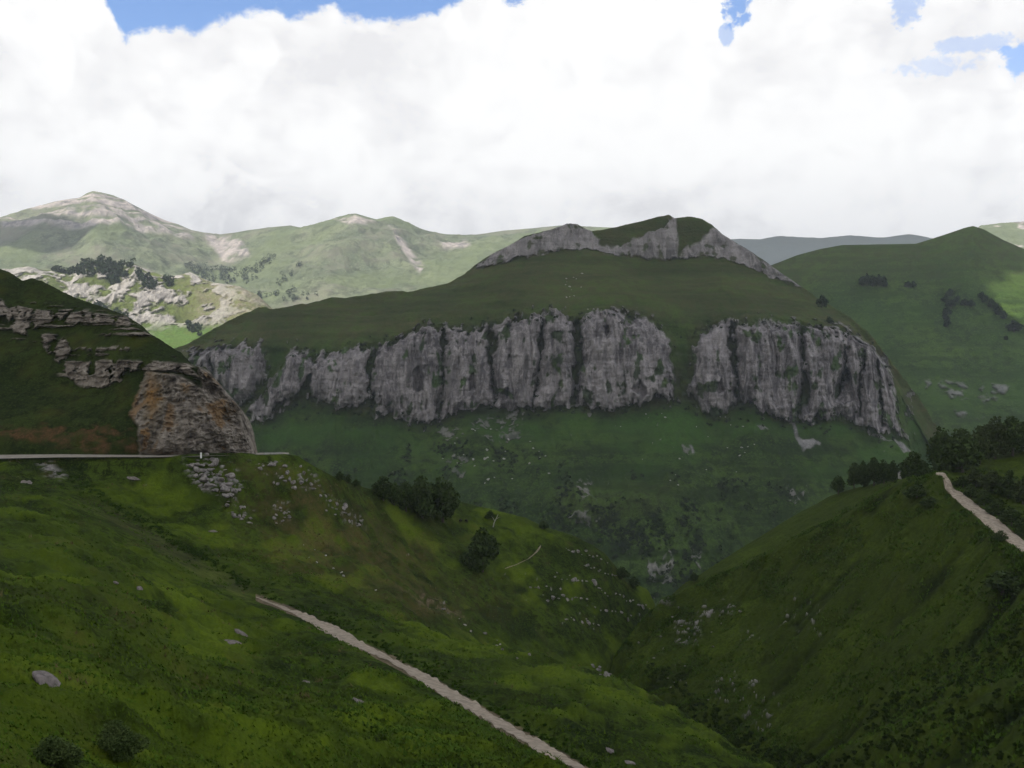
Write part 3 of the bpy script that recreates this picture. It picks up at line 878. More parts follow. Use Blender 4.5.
GULLY = [([(443, 326), (444, 360), (440, 412)], 2.6), ([(491, 322), (491, 360), (494, 405)], 2.4), ([(541, 312), (539, 350), (534, 408)], 2.4), ([(577, 314), (578, 350), (576, 404)], 3.6),
         ([(732, 322), (734, 360), (742, 415)], 3.2), ([(797, 322), (806, 362), (800, 418)], 3.6), ([(846, 352), (842, 380), (836, 398)], 3.4), ([(862, 352), (860, 415)], 1.8),
         ([(374, 350), (368, 380), (372, 410)], 3.0), ([(878, 360), (884, 425)], 1.5)]
sdB = np.maximum(union_sdf(BUTT, h.PX + jx, h.PY + jy), union_sdf(FILL, h.PX + 0.8 * jx, h.PY + jy))
gd = np.full(h.PX.shape, 1e3)
gv = np.clip(0.75 + 2.2 * fbm(X / 40 + 12, Y / 60, Z / 32, 3), -0.3, 2.0)
for ln, wd in GULLY:
    gd = np.minimum(gd, line_dist(ln, h.PX + 0.9 * jx, h.PY + 0.4 * jy) - wd * gv)
sdB = np.where(gd < 8, np.minimum(sdB, np.maximum(gd * 1.5, -3.0)), sdB)
crease = np.exp(-np.clip(gd + 1.5, 0, None) / 3.0)
sdU = union_sdf(UPPER, h.PX + jx * 0.55, h.PY + jy * 0.45)
sdM = union_sdf(MINOR, h.PX + jx, h.PY + jy)
sdS = union_sdf(SCREE, h.PX + jx * 0.5, h.PY + jy * 0.3)
veg = fbm(X / 14, Y / 14, Z / 26, 4)
ledges0 = fbm(X / 60 + 8, Y / 60, Z / 7, 3)
fringe = fbm(X / 9 + 70, Y / 9, Z / 22, 4)
rockB = np.maximum(sstep(sdB, -1.2, 1.2), sstep(sdB + 24 * fringe + 3 * ledges0, 0.5, 3.0) * sstep(sdB, -20, -8) * 0.8)
rockU = sstep(sdU, -1.0, 1.0)
rockM = sstep(sdM + 6 * fbm(X / 7, Y / 7, Z / 7, 3), -1.0, 1.0) * sstep(veg + 0.9 * fbm(X / 12, Y / 12, Z / 4, 3), 0.0, 0.14) * 0.6
# buttress bodies and vertical fluting
wx = X + 6 * fbm(X / 40, Y / 40, Z / 50, 3)
flute = fbm(wx / 25, Y / 70, Z / 110, 4, gain=0.55, ridged=True)
crack = fbm(wx / 6.5 + 3, Y / 30, Z / 60, 3, ridged=True)
ledges = fbm(X / 60, Y / 60, Z / 9, 3)
band = sstep(h.V, 1.86, 2.1) * (1 - sstep(h.V, 2.9, 3.1))
lowb = -10 - 30 * sstep(h.PX, 850, 890)
body = np.clip((sdB - lowb) / (14 - lowb), 0, 1)
body = body * body * (3 - 2 * body)
h.D += S * (-(body * 30 * (0.4 + band * 0.6)) + band * 16) * 1.0
CAVES = [[(632, 388), (640, 379), (649, 392), (641, 399)], [(837, 374), (848, 370), (856, 402), (838, 403)], [(604, 330), (610, 327), (612, 336), (606, 338)], [(500, 392), (508, 388), (509, 398), (502, 400)],
         [(716, 384), (722, 380), (724, 392), (718, 394)], [(412, 372), (420, 366), (424, 390), (414, 394)], [(468, 378), (474, 372), (476, 390), (469, 392)]]
h.D += S * 22 * sstep(union_sdf(CAVES, h.PX + 0.6 * jx, h.PY + 0.5 * jy), -1, 2.5)
h.D += S * 7 * crease * sstep(np.maximum(union_sdf(FILL, h.PX, h.PY), -20), -6, 4)
h.D += -S * rockB * (19 * flute + 10 * crack + 5 * ledges + 7 * fbm(X / 16, Y / 16, Z / 20, 4) + 3.0 * fbm(X / 5, Y / 9, Z / 5, 3))
ub = (1 - sstep(h.V, 4.75, 5.0))
h.D += -S * rockU * (8 * flute + 5 * crack + 4 * ledges) * ub
h.D += -S * rockM * (4 + 4 * crack)
# open slopes: soft gullies, terraces, humps
slope = fbm(X / 120, Y / 120, Z / 200, 4)
sfin = fbm(X / 22, Y / 22, Z / 22, 4)
gul = fbm(X / 60 + 0.25 * Z / 60, Y * 0 + 3, Z / 500, 4, ridged=True)
upper0 = sstep(h.V, 2.95, 3.3)
free = (1 - np.maximum(rockB, rockU))
endf = 1 - sstep(h.V, 4.2, 5.0) * 0.85
h.Z += S * free * endf * (13 * slope + 4.2 * sfin + 18 * gul * (1 - sstep(h.V, 1.7, 2.2)) + 2.6 * fbm(X / 300, Y / 300, Z / 7, 2) + 5.0 * upper0 * fbm(X / 400, Y / 400, Z / 11, 2, ridged=True))
# a hump with a rocky step low on the slope
hump = np.exp(-((h.PX - 620) / 75)**2 - ((h.PY - 510) / 26)**2)
h.D += -60 * S * hump
jag = fbm(X / 12, Y / 12, Z / 12, 3)
rav = sstep(h.PY, 440, 540) * (h.V < 2.0)
h.Z += S * rav * (26 * fbm(X / 70, Y / 70, Z / 110, 5, gain=0.55, ridged=True) + 10 * fbm(X / 18, Y / 18, Z / 18, 3))
h.Z += S * (2.0 + 5 * sstep(h.PX, 840, 900)) * jag * sstep(h.V, 3.2, 5.0)
gnb = fbm(X / 170, Y / 170, Z / 60, 4)
upper = sstep(h.V, 2.95, 3.3)
rockA = np.maximum.reduce([rockB * (1 - 0.9 * sstep(veg + 0.25 * fringe - 0.12 * ledges, 0.17, 0.30)), rockU * (1 - 0.85 * sstep(veg + 0.35 * fringe + 0.35 * ledges0, 0.18, 0.34)) * 0.88, rockM])
specks = sstep(fbm(X / 7, Y / 7, Z / 7, 3), 0.50, 0.56) * sstep(gnb, -0.1, 0.3) * 0.7
rockA = np.maximum(rockA, specks * (h.V < 3.0))
terr = fbm(X / 200, Y / 200, Z / 8, 3)
h.att[..., 0] = rockA
h.att[..., 1] = np.clip(upper * (0.50 + 0.5 * terr) * 0.8 + 0.10 * sstep(hump, 0.25, 0.7) + 0.3 * sstep(sdB, -14, -3) * (1 - rockB), 0, 1)
h.att[..., 2] = (1 - upper) * sstep(gnb + 0.25 * sfin, -0.2, 0.35) * 0.75
h.att[..., 2] *= sstep(h.PY, 520, 440) * 0.9 + 0.1
h.att[..., 3] = sstep(sdS, -1, 1)
h.finish(mat_cliff)
mountain = h

# ------------------------------------------------------------------ round green hill (right, behind)
h = Hill("green_hill", 690, 1200, 520, [
    ([(690, 560), (1200, 560)], [(690, 1450), (1200, 1400)]),
    ([(690, 430), (800, 420), (900, 420), (1000, 430), (1200, 440)], [(690, 1750), (850, 1720), (930, 1640), (1200, 1560)]),
    ([(690, 340), (800, 335), (900, 330), (1000, 340), (1200, 350)], [(690, 1950), (850, 1900), (1000, 1820), (1200, 1750)]),
    ([(690, 290), (740, 278), (777, 263), (797, 255), (820, 249), (843, 245), (880, 244.5), (916, 244), (935, 238), (950, 233), (964, 228), (973, 226), (983, 229), (1003, 240), (1024, 249),
      (1100, 285), (1200, 320)], [(690, 2150), (800, 2140), (916, 2100), (973, 2080), (1024, 2060), (1200, 1980)]),
], [20, 90, 110, 160], w=3)
X, Y, Z = h.X, h.D, h.Z
endf = 1 - sstep(h.V, 2.5, 3.0) * 0.9
n = fbm(X / 150, Y / 150, Z / 150, 4)
gul = fbm(X / 110, Y * 0 + 3, Z / 500, 4, ridged=True)
fin = fbm(X / 24, Y / 24, Z / 24, 4)
h.Z += endf * (10 * n + 6 * gul + 2.0 * fin + 1.2 * fbm(X / 200, Y / 200, Z / 6, 2))
polys = [[(930, 388), (945, 384), (965, 386), (968, 402), (952, 407), (945, 396)], [(975, 391), (990, 386), (1010, 390), (1003, 400), (985, 408)],
         [(956, 415), (966, 413), (970, 420), (958, 422)], [(976, 421), (990, 416), (1000, 420), (990, 426)], [(925, 381), (934, 383), (936, 394), (927, 393)]]
sdR = union_sdf(polys, h.PX + 5 * fbm(X / 20, Y / 20, Z / 40, 3), h.PY + 6 * fbm(X / 20 + 9, Y / 20, Z / 30, 3))
rk = sstep(sdR, -1.5, 1.5) * sstep(fin + 0.5 * fbm(X / 10, Y / 10, Z / 8, 3), -0.1, 0.2) * 0.65
h.D -= rk * (6 + 8 * fbm(X / 12, Y / 40, Z / 60, 3, ridged=True))
h.att[..., 0] = rk
terr = fbm(X / 200, Y / 200, Z / 7, 3)
h.att[..., 1] = np.clip(0.4 * sstep(h.V, 2.2, 2.8) + 0.25 * terr, 0, 1)
h.att[..., 2] = 0.6 * sstep(n, -0.2, 0.4) * (1 - sstep(h.V, 1.6, 2.4) * 0.5)
h.finish(mat_hill)
green_hill = h

# ------------------------------------------------------------------ rocky ridge (left, sunlit)
h = Hill("rocky_ridge", -200, 330, 600, [
    ([(-200, 420), (330, 420)], [(-200, 2300), (330, 2200)]),
    ([(-200, 360), (100, 362), (180, 350), (330, 330)], [(-200, 2450), (330, 2400)]),
    ([(-200, 310), (60, 310), (120, 318), (180, 325), (240, 320), (330, 318)], [(-200, 2600), (330, 2560)]),
    ([(-200, 272), (-60, 268), (10, 270), (28, 268), (50, 271), (70, 275), (90, 264), (105, 260), (125, 267), (135, 264), (150, 272), (170, 278), (182, 276), (190, 274), (203, 280), (215, 284),
      (240, 288), (258, 297), (272, 309), (300, 330), (330, 345)], [(-200, 2850), (100, 2800), (190, 2780), (258, 2700), (330, 2650)]),
], [10, 60, 90, 130], w=2)
X, Y, Z = h.X, h.D, h.Z
n = fbm(X / 130, Y / 130, Z / 130, 5, ridged=True)
fin = fbm(X / 28, Y / 28, Z / 28, 4)
cr = fbm(X / 55, Y / 55, Z / 40, 5)
endf = 1 - sstep(h.V, 2.5, 3.0) * 0.7
lower = sstep(h.PY, 322, 335) * sstep(h.PX, 130, 160)
h.Z += endf * (1 - 0.7 * lower) * (20 * n + 7 * fin)
ang = np.clip(cr + 0.25 * n, -1, 1)
rk = sstep(ang + 0.35 * fbm(X / 16, Y / 16, Z / 16, 3), 0.02, 0.22) * (1 - lower) * (1 - 0.75 * sstep(h.PX, 195, 255))
h.D -= rk * (3 + 12 * fbm(X / 24, Y / 40, Z / 50, 4, ridged=True)) * endf
h.att[..., 0] = rk
h.att[..., 1] = np.clip(0.75 * sstep(h.PX, 170, 220) * (1 - lower) + 0.35 * sstep(fin, 0, 0.4), 0, 1) * (1 - lower)
h.att[..., 2] = np.clip(lower + 0.3 * sstep(fin, -.2, .3), 0, 1)
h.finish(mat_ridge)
rocky_ridge = h

# ------------------------------------------------------------------ far mountains (left)
SKY_F = [(-260, 268), (-100, 232), (-30, 221), (0, 219), (20, 212), (45, 205), (55, 202), (72, 199), (80, 198), (87, 193.5), (93, 191.5), (101, 193), (113, 196), (125, 201), (137, 207), (150, 214),
         (165, 221), (178, 225), (192, 231), (205, 234), (219, 236), (246, 231), (270, 228), (290, 226), (300, 228), (313, 225), (327, 221), (340, 217), (350, 214.5), (356, 214), (366, 217),
         (376, 220), (385, 218), (393, 217), (401, 220), (409, 224), (420, 229), (432, 233), (447, 235), (462, 236), (478, 235), (492, 233), (505, 231), (520, 230), (560, 226), (640, 229), (700, 252), (760, 300)]
h = Hill("far_mountains", -260, 760, 1000, [
    ([(-260, 420), (760, 400)], [(-260, 3300), (760, 3300)]),
    ([(-260, 340), (100, 330), (200, 325), (300, 325), (400, 318), (760, 330)], [(-260, 3600), (760, 3600)]),
    ([(-260, 290), (0, 268), (100, 262), (200, 276), (222, 280), (250, 278), (330, 272), (420, 276), (470, 272), (760, 290)],
     [(-260, 4100), (100, 4000), (215, 4350), (330, 4000), (470, 4250), (760, 4200)]),
    (SKY_F, [(-260, 4700), (92, 4600), (210, 4950), (356, 4700), (460, 5000), (760, 5000)]),
], [10, 60, 110, 150], w=2)
X, Y, Z = h.X, h.D, h.Z
endf = 1 - sstep(h.V, 2.55, 3.0) * 0.92
n = fbm(X / 420, Y / 420, Z / 420, 5, ridged=True)
fin = fbm(X / 70, Y / 70, Z / 70, 4)
strata = fbm(X / 1500, Y / 1500, Z / 26, 2)
h.Z += endf * (55 * n + 15 * fin + 9 * strata)
wob = 5 * fin
polys = [[(82, 198), (93, 190), (103, 194), (120, 208), (99, 209)], [(48, 214), (113, 217), (137, 224), (191, 241), (195, 250), (137, 236), (103, 224), (48, 223)],
         [(389, 233), (399, 240), (426, 273), (419, 281), (402, 256)], [(335, 224), (355, 222), (375, 230), (350, 232)], [(440, 244), (468, 246), (470, 256), (445, 254)],
         [(205, 240), (240, 245), (250, 262), (225, 268), (210, 255)]]
sdF = union_sdf(polys, h.PX + wob * 1.6, h.PY + wob * 0.7)
rk = sstep(sdF, -2, 2) * sstep(fin + 0.5 * strata, -0.35, 0.1)
top_r = sstep(poly_sdf([(0, 205), (60, 195), (92, 185), (140, 200), (195, 235), (150, 235), (60, 232), (0, 240)], h.PX, h.PY), -3, 5) * (0.12 + 0.80 * sstep(strata + 0.22 * fin, -0.06, 0.06))
h.att[..., 0] = np.maximum(rk * 0.9, top_r)
big = fbm(X / 300 + 5, Y / 300, Z / 300, 4)
h.att[..., 1] = np.clip(0.5 * sstep(big + 0.4 * fin, 0, 0.4), 0, 1)
h.att[..., 2] = np.clip(0.6 * sstep(-big, -0.1, 0.3), 0, 1)
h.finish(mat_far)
far_mtn = h

# ------------------------------------------------------------------ distant ridges behind the pass
def distant(name, x0, x1, sky_, d, seed, lush=0.2, rock=0.0, amp=1.0):
    h = Hill(name, x0, x1, 320, [([(x0, 330), (x1, 330)], [(x0, d * 0.85), (x1, d * 0.85)]),
                                 (sky_, [(x0, d), (x1, d)])], [110], w=3)
    X, Y, Z = h.X, h.D, h.Z
    e = 1 - sstep(h.V, 0.5, 1.0) * 0.8
    h.Z += amp * e * 70 * fbm(X / 500 + seed, Y / 500, Z / 500, 5, ridged=True)
    f = fbm(X / 90 + seed, Y / 90, Z / 40, 4)
    h.att[..., 0] = rock * sstep(f, 0.05, 0.2)
    h.att[..., 2] = lush
    h.finish(mat_dist if rock == 0 else mat_far)
    return h


distant("distant_ridge", 640, 1250, [(640, 250), (700, 243), (740, 239), (760, 240), (780, 237), (820, 239), (850, 236), (885, 238), (910, 235), (935, 240), (1000, 236), (1250, 230)], 8900, 1.0)
distant("distant_spur", 840, 960, [(840, 262), (865, 246), (885, 242), (905, 238.5), (920, 239), (960, 252)], 7600, 4.0)
distant("sunlit_far_ridge", 950, 1250, [(950, 262), (968, 240), (980, 227), (1000, 225), (1024, 223), (1100, 216), (1250, 230)], 4300, 9.0, lush=0.5, rock=0.9)

# ------------------------------------------------------------------ haze: one box of even air round the camera and the whole scene
def box_mesh(name, a, b_):
    (x0, y0, z0), (x1, y1, z1) = a, b_
    V = [(x0, y0, z0), (x1, y0, z0), (x1, y1, z0), (x0, y1, z0), (x0, y0, z1), (x1, y0, z1), (x1, y1, z1), (x0, y1, z1)]
    F = [(0, 3, 2, 1), (4, 5, 6, 7), (0, 1, 5, 4), (1, 2, 6, 5), (2, 3, 7, 6), (3, 0, 4, 7)]
    return np_mesh(name, V, F, False)


HAZE = 6.6e-5
hm = bpy.data.materials.new("haze")
hm.use_nodes = True
hm.node_tree.nodes.clear()
ho = hm.node_tree.nodes.new('ShaderNodeOutputMaterial')
pv = hm.node_tree.nodes.new('ShaderNodeVolumePrincipled')
pv.inputs['Color'].default_value = (0.86, 0.93, 1.0, 1)
pv.inputs['Density'].default_value = HAZE
pv.inputs['Anisotropy'].default_value = 0.0
hm.node_tree.links.new(pv.outputs[0], ho.inputs['Volume'])
tag(link("haze", box_mesh("haze", (-9100, -1600, -431), (9100, 9600, 1080)), hm), kind='stuff')

# ------------------------------------------------------------------ clouds added out of view, outlined to shade chosen parts of the land
cm = bpy.data.materials.new("shade_cloud")
cm.use_nodes = True
cn = cm.node_tree
cn.nodes.clear()
co = cn.nodes.new('ShaderNodeOutputMaterial')
df = cn.nodes.new('ShaderNodeBsdfDiffuse'); df.inputs[0].default_value = (0.9, 0.9, 0.9, 1)
tr = cn.nodes.new('ShaderNodeBsdfTranslucent'); tr.inputs[0].default_value = (0.9, 0.9, 0.92, 1)
ms = cn.nodes.new('ShaderNodeMixShader'); ms.inputs[0].default_value = 0.5
cn.links.new(df.outputs[0], ms.inputs[1]); cn.links.new(tr.outputs[0], ms.inputs[2]); cn.links.new(ms.outputs[0], co.inputs[0])
CZ = 1250.0
OFF = Vector((SUN.x, SUN.y)) * (CZ / SUN.z)


def shade_cloud(name, shadow_poly, n=110, rough=160.0, CZ=CZ):
    """an added sheet out of view whose shadow at height 0 fills the given ground outline"""
    OFF = Vector((SUN.x, SUN.y)) * (CZ / SUN.z)
    P = np.array(shadow_poly, float)
    lo, hi = P.min(0) - 350, P.max(0) + 350
    gx, gy = np.meshgrid(np.linspace(lo[0], hi[0], n), np.linspace(lo[1], hi[1], n))
    sd = poly_sdf(P, gx, gy, pad=400) + rough * fbm(gx / 420, gy / 420, gx * 0 + 1.0, 4)
    th = np.sqrt(np.clip(sd, 0, None)) * 9.0
    bump_ = 1 + 0.5 * fbm(gx / 160, gy / 160, gx * 0 + 5, 4)
    zt = CZ + th * bump_
    zb = CZ - 0.12 * th * bump_
    keep = sd > 0
    keep_f = keep[:-1, :-1] & keep[1:, :-1] & keep[:-1, 1:] & keep[1:, 1:]
    i = np.arange(n * n).reshape(n, n)
    q = np.stack([i[:-1, :-1], i[:-1, 1:], i[1:, 1:], i[1:, :-1]], -1)[keep_f]
    V = np.concatenate([np.stack([gx + OFF.x, gy + OFF.y, zt], -1).reshape(-1, 3), np.stack([gx + OFF.x, gy + OFF.y, zb], -1).reshape(-1, 3)])
    F = np.concatenate([q, q[:, ::-1] + n * n])
    # close the rim
    from collections import Counter
    ed = Counter()
    dirn = {}
    for f in q:
        for a, b2 in ((f[0], f[1]), (f[1], f[2]), (f[2], f[3]), (f[3], f[0])):
            k = (min(a, b2), max(a, b2)); ed[k] += 1; dirn[k] = (a, b2)
    rim = [(dirn[k][1], dirn[k][0], dirn[k][0] + n * n, dirn[k][1] + n * n) for k, c in ed.items() if c == 1]
    F = np.concatenate([F, np.array(rim)])
    used = np.unique(F)
    mp = np.full(2 * n * n, -1); mp[used] = np.arange(len(used))
    o = link(name, np_mesh(name, V[used], mp[F]), cm)
    o['kind'] = 'structure'
    return o


shade_cloud("shade_cloud", rough=80.0, shadow_poly=[(-1500, -900), (700, -900), (1050, 200), (1150, 1100), (1000, 1750), (1020, 2020), (1230, 2150), (1230, 2600), (700, 2750), (300, 2500), (-100, 2150), (-560, 1950), (-1000, 1600), (-1600, 700)])

def far_shadow(poly, z0, rough=90, CZ=2300.0):
    """shadow outline given at height z0 by picture x and distance"""
    k = z0 / SUN.z
    shade_cloud("shade_cloud", [((px - CX) / FPX * d - SUN.x * k, d - SUN.y * k) for px, d in poly], n=56, rough=rough, CZ=CZ)


far_shadow([(-120, 4050), (40, 4050), (90, 4200), (60, 4420), (-30, 4500), (-160, 4500)], 680, 140)
far_shadow([(700, 7200), (960, 7200), (1010, 9700), (690, 9700)], 1000, 60, 6000.0)

# ================================================================== things
def ico(sub=2):
    import bmesh
    bm = bmesh.new()
    bmesh.ops.create_icosphere(bm, subdivisions=sub, radius=1.0)
    V = np.array([v.co[:] for v in bm.verts]); F = np.array([[v.index for v in f.verts] for f in bm.faces])
    bm.free()
    return V, F


ICO2, ICO3 = ico(2), ico(3)
mat_stone = plain_mat("limestone", (0.33, 0.30, 0.275), (0.10, 0.092, 0.085), 0.9, 0.95, 0.6, spec=0.05)
mat_bigstone = plain_mat("lichened_limestone", (0.27, 0.235, 0.215), (0.12, 0.105, 0.098), 2.6, 0.95, 1.0, spec=0.05)
mat_stone_w = plain_mat("pale_limestone", (0.46, 0.44, 0.42), (0.26, 0.245, 0.23), 0.5, 0.95, 0.4, spec=0.05)
mat_leaf = plain_mat("foliage", (0.028, 0.050, 0.011), (0.056, 0.086, 0.018), 0.8, 0.8, spec=0.1)
mat_leaf2 = plain_mat("lighter_foliage", (0.032, 0.048, 0.013), (0.055, 0.074, 0.020), 0.8, 0.8, spec=0.1)
mat_fern_and_shade = plain_mat("dark_bracken_and_shade", (0.026, 0.056, 0.007), (0.046, 0.084, 0.009), 0.5, 0.9, spec=0.03)
mat_leaf3 = plain_mat("grey_green_foliage", (0.050, 0.078, 0.022), (0.080, 0.110, 0.034), 1.5, 0.8, spec=0.05)
mat_leaf_far = plain_mat("far_foliage", (0.020, 0.038, 0.014), (0.034, 0.056, 0.018), 0.1, 0.8, spec=0.1)
mat_bark = plain_mat("bark", (0.10, 0.085, 0.07), (0.05, 0.042, 0.035), 3.0, 0.95)
mat_bare = plain_mat("pale_bark", (0.42, 0.40, 0.37), (0.28, 0.26, 0.24), 3.0, 0.9)


def boulder_mesh(name, seed, flat=0.6, sub=2, big=False):
    V, F = ICO3 if big else ICO2
    r = np.random.default_rng(seed)
    d = V.copy()
    # chop with a few random planes to get facets
    for k in range(14):
        nrm = r.normal(size=3); nrm /= np.linalg.norm(nrm)
        lim = r.uniform(0.42, 0.75)
        q = d @ nrm
        d -= np.clip(q - lim, 0, None)[:, None] * nrm * 0.92
    n = fbm(V[:, 0] * 2.1 + seed, V[:, 1] * 2.1, V[:, 2] * 2.1, 3)
    d *= (1 + 0.09 * n)[:, None] * 1.25
    d *= np.array([r.uniform(0.9, 1.25), r.uniform(0.7, 1.0), flat * r.uniform(0.8, 1.2)])
    return np_mesh(name, d, F, False)


BOULD = [boulder_mesh("boulder", 100 + i, flat=(0.5, 0.7, 0.9)[i % 3]) for i in range(8)]
BIGB = [boulder_mesh("boulder", 200 + i, flat=0.6, big=True) for i in range(6)]
for i, me in enumerate(BOULD):
    me.materials.append(mat_stone)
for me in BIGB:
    me.materials.append(mat_bigstone)
BOULDW = [boulder_mesh("boulder", 300 + i, flat=0.8) for i in range(5)]
for me in BOULDW:
    me.materials.append(mat_stone_w)


def boulder(hill, px, py, wpx, label, group=None, mesh=None, hk=1.0, tilt=0.25, rz=None, name="boulder", asp=1.0):
    p = hill.at(px, py)
    r = 0.5 * wpx / FPX * p.y
    o = bpy.data.objects.new(name, mesh or random.choice(BOULD))
    COL.objects.link(o)
    o.location = p + Vector((0, 0, r * 0.02 * hk))
    o.scale = (r, r * asp, r * hk)
    o.rotation_euler = (random.uniform(-tilt, tilt), random.uniform(-tilt, tilt), random.uniform(0, 6.3) if rz is None else rz)
    tag(o, label, "boulder" if name == "boulder" else name, group)
    return o


# single boulders that stand out
for (px, py, w, hk, ry, lab) in [
    (49, 680, 31, 0.50, 0.72, "long pinkish grey boulder lying tilted in the grass at lower left"),
    (140, 589, 8, 1.2, 0.2, "small white upright stone beside the bright green patch above the slope"),
    (115, 583, 6, 1.0, 0.2, "small dull stone in dark bracken left of the white upright stone"),
    (241, 634, 14, 0.9, 0.5, "rough grey boulder on the crest right of the bright green patch"),
    (231, 642, 18, 0.30, 0.2, "low pale slab half buried in grass beside the rough grey boulder"),
    (358, 703, 17, 0.75, 0.45, "rounded grey boulder below the dirt track in dark bracken"),
    (307, 683, 8, 1.0, 0.2, "small grey stone in bracken left of the rounded boulder below the track"),
    (612, 752, 13, 0.8, 0.4, "grey boulder on the slope beyond the track at the bottom edge"),
    (630, 763, 10, 0.8, 0.2, "smaller grey boulder at the bottom edge right of the larger one"),
    (134, 478, 12, 0.35, 0.3, "flat pale slab in the grass a little below the paved road"),
    (213, 531, 8, 0.4, 0.2, "flat pale slab alone below the stepped limestone outcrop"),
    (29, 483, 14, 0.35, 0.3, "pale earthy slab in the bank at the far left under the road"),
]:
    o = boulder(near_hill, px, py, w, lab, mesh=random.choice(BIGB), hk=hk, tilt=0.1)
    o.rotation_euler = (0.1, ry, random.uniform(-0.3, 0.3))


def scatter(hill, poly, n, w0, w1, label, group, meshes, hk=1.0, rows=None, name="boulder"):
    P = np.array(poly, float)
    k = 0
    tries = 0
    while k < n and tries < n * 60:
        tries += 1
        x, y = random.uniform(P[:, 0].min(), P[:, 0].max()), random.uniform(P[:, 1].min(), P[:, 1].max())
        if poly_sdf(poly, np.array([x]), np.array([y]))[0] < 0:
            continue
        if rows:
            y = round(y / rows) * rows + random.uniform(-.8, .8)
        boulder(hill, x, y, random.uniform(w0, w1) * random.uniform(0.7, 1.1), label, group, random.choice(meshes), hk * random.uniform(0.6, 1.15), name=name, asp=random.uniform(0.7, 1.1))
        k += 1


scatter(near_hill, [(186, 457), (214, 456), (234, 478), (244, 494), (226, 498), (202, 493), (190, 474)], 64, 5, 12,
        "grey limestone block in the stepped outcrop under the white marker post", "blocks of the stepped outcrop", BOULD, 0.8, rows=5)
scatter(near_hill, [(224, 500), (240, 501), (257, 520), (250, 528), (230, 514)], 18, 4, 8,
        "pale limestone block in the lower tail of the stepped outcrop", "blocks of the outcrop's tail", BOULD, 0.9)
scatter(near_hill, [(250, 463), (298, 461), (316, 480), (318, 492), (290, 488), (264, 480)], 26, 4, 8,
        "weathered grey block in the bank below the road parapet", "blocks below the parapet", BOULD, 1.0)
scatter(near_hill, [(269, 508), (288, 506), (291, 524), (276, 524)], 14, 3, 6,
        "pale block in the small square outcrop below the road bend", "blocks of the square outcrop", BOULD, 0.9)
scatter(near_hill, [(320, 495), (345, 505), (370, 528), (350, 527), (325, 510)], 18, 3, 7,
        "limestone block in the line running down towards the grove", "blocks above the grove", BOULD, 0.8)
for (xa, ya, xb, yb, m) in [(566, 549, 606, 560, 11), (583, 564, 616, 577, 10), (553, 576, 586, 582, 9), (543, 596, 586, 600, 10), (593, 583, 607, 597, 6),
                            (566, 619, 599, 624, 8), (616, 593, 649, 610, 10), (528, 588, 560, 590, 6), (596, 608, 632, 618, 8)]:
    for q in range(m):
        t = (q + random.uniform(-.4, .4)) / max(1, m - 1)
        boulder(near_hill, xa + (xb - xa) * t, ya + (yb - ya) * t + random.gauss(0, 1.6), random.choice([2.2, 3, 3.5, 4.5, 6.0]) * random.uniform(.8, 1.2),
                "pale stone in the broken ledges on the rocky nose above the gorge", "stones on the rocky nose", random.choice(BOULD), random.uniform(0.6, 1.1), asp=random.uniform(.7, 1.1))
scatter(near_hill, [(436, 606), (460, 612), (500, 640), (532, 655), (520, 660), (470, 632)], 13, 2.5, 6,
        "grey stone in the brown scree strip above the near slope's hollow", "stones of the scree strip", BOULD, 0.8)
scatter(near_hill, [(588, 663), (606, 668), (620, 680), (604, 678)], 8, 4, 8,
        "grey boulder on the brink where the near slope drops to the gully", "boulders on the brink", BOULD, 0.8)
scatter(near_hill, [(285, 525), (330, 550), (390, 600), (330, 590)], 9, 2.5, 4.5,
        "single white stone in the dry grass of the slope above the track", "white stones above the track", BOULDW, 1.0)
scatter(right_hill, [(655, 605), (740, 605), (760, 640), (700, 655), (640, 650), (630, 640)], 11, 2.5, 5,
        "dull grey stone on the upper edge of the dark shaded slope", "stones on the shaded slope's edge", BOULD, 0.9)
scatter(right_hill, [(640, 650), (760, 690), (780, 730), (740, 735), (660, 690)], 9, 2.5, 5,
        "dull grey stone in the dark gully below the shaded slope", "stones in the dark gully", BOULD, 0.9)
scatter(mountain, [(563, 270), (582, 270), (586, 300), (566, 300)], 12, 1.6, 2.8,
        "white boulder in the small scatter under the summit cliff", "white boulders under the summit cliff", BOULDW)
scatter(mountain, [(585, 306), (625, 306), (625, 316), (590, 312)], 4, 1.8, 2.8,
        "white boulder on the rim above the great middle buttress", "white boulders on the buttress rim", BOULDW)
scatter(mountain, [(440, 425), (520, 425), (560, 470), (500, 490), (440, 480)], 30, 1.8, 4,
        "pale boulder on the green slope below the left cliffs", "boulders below the left cliffs", BOULDW)
scatter(mountain, [(610, 415), (720, 410), (780, 450), (760, 480), (640, 490), (615, 460)], 24, 1.6, 3,
        "white boulder on the green slope below the middle cliffs", "boulders below the middle cliffs", BOULDW)


# ---- trees
def tube(path, radii, n=6):
    V, F = [], []
    for k, (p, r) in enumerate(zip(path, radii)):
        p = Vector(p)
        d = (Vector(path[min(k + 1, len(path) - 1)]) - Vector(path[max(k - 1, 0)])).normalized()
        a = d.orthogonal().normalized(); b_ = d.cross(a)
        for i in range(n):
            t = 2 * math.pi * i / n
            V.append(tuple(p + (a * math.cos(t) + b_ * math.sin(t)) * r))
    for k in range(len(path) - 1):
        for i in range(n):
            F.append((k * n + i, k * n + (i + 1) % n, (k + 1) * n + (i + 1) % n, (k + 1) * n + i))
    return V, F


def join(parts):
    V, F, o = [], [], 0
    for v, f in parts:
        V += list(v); F += [tuple(i + o for i in q) for q in f]; o += len(v)
    return np.array(V), np.array(F)


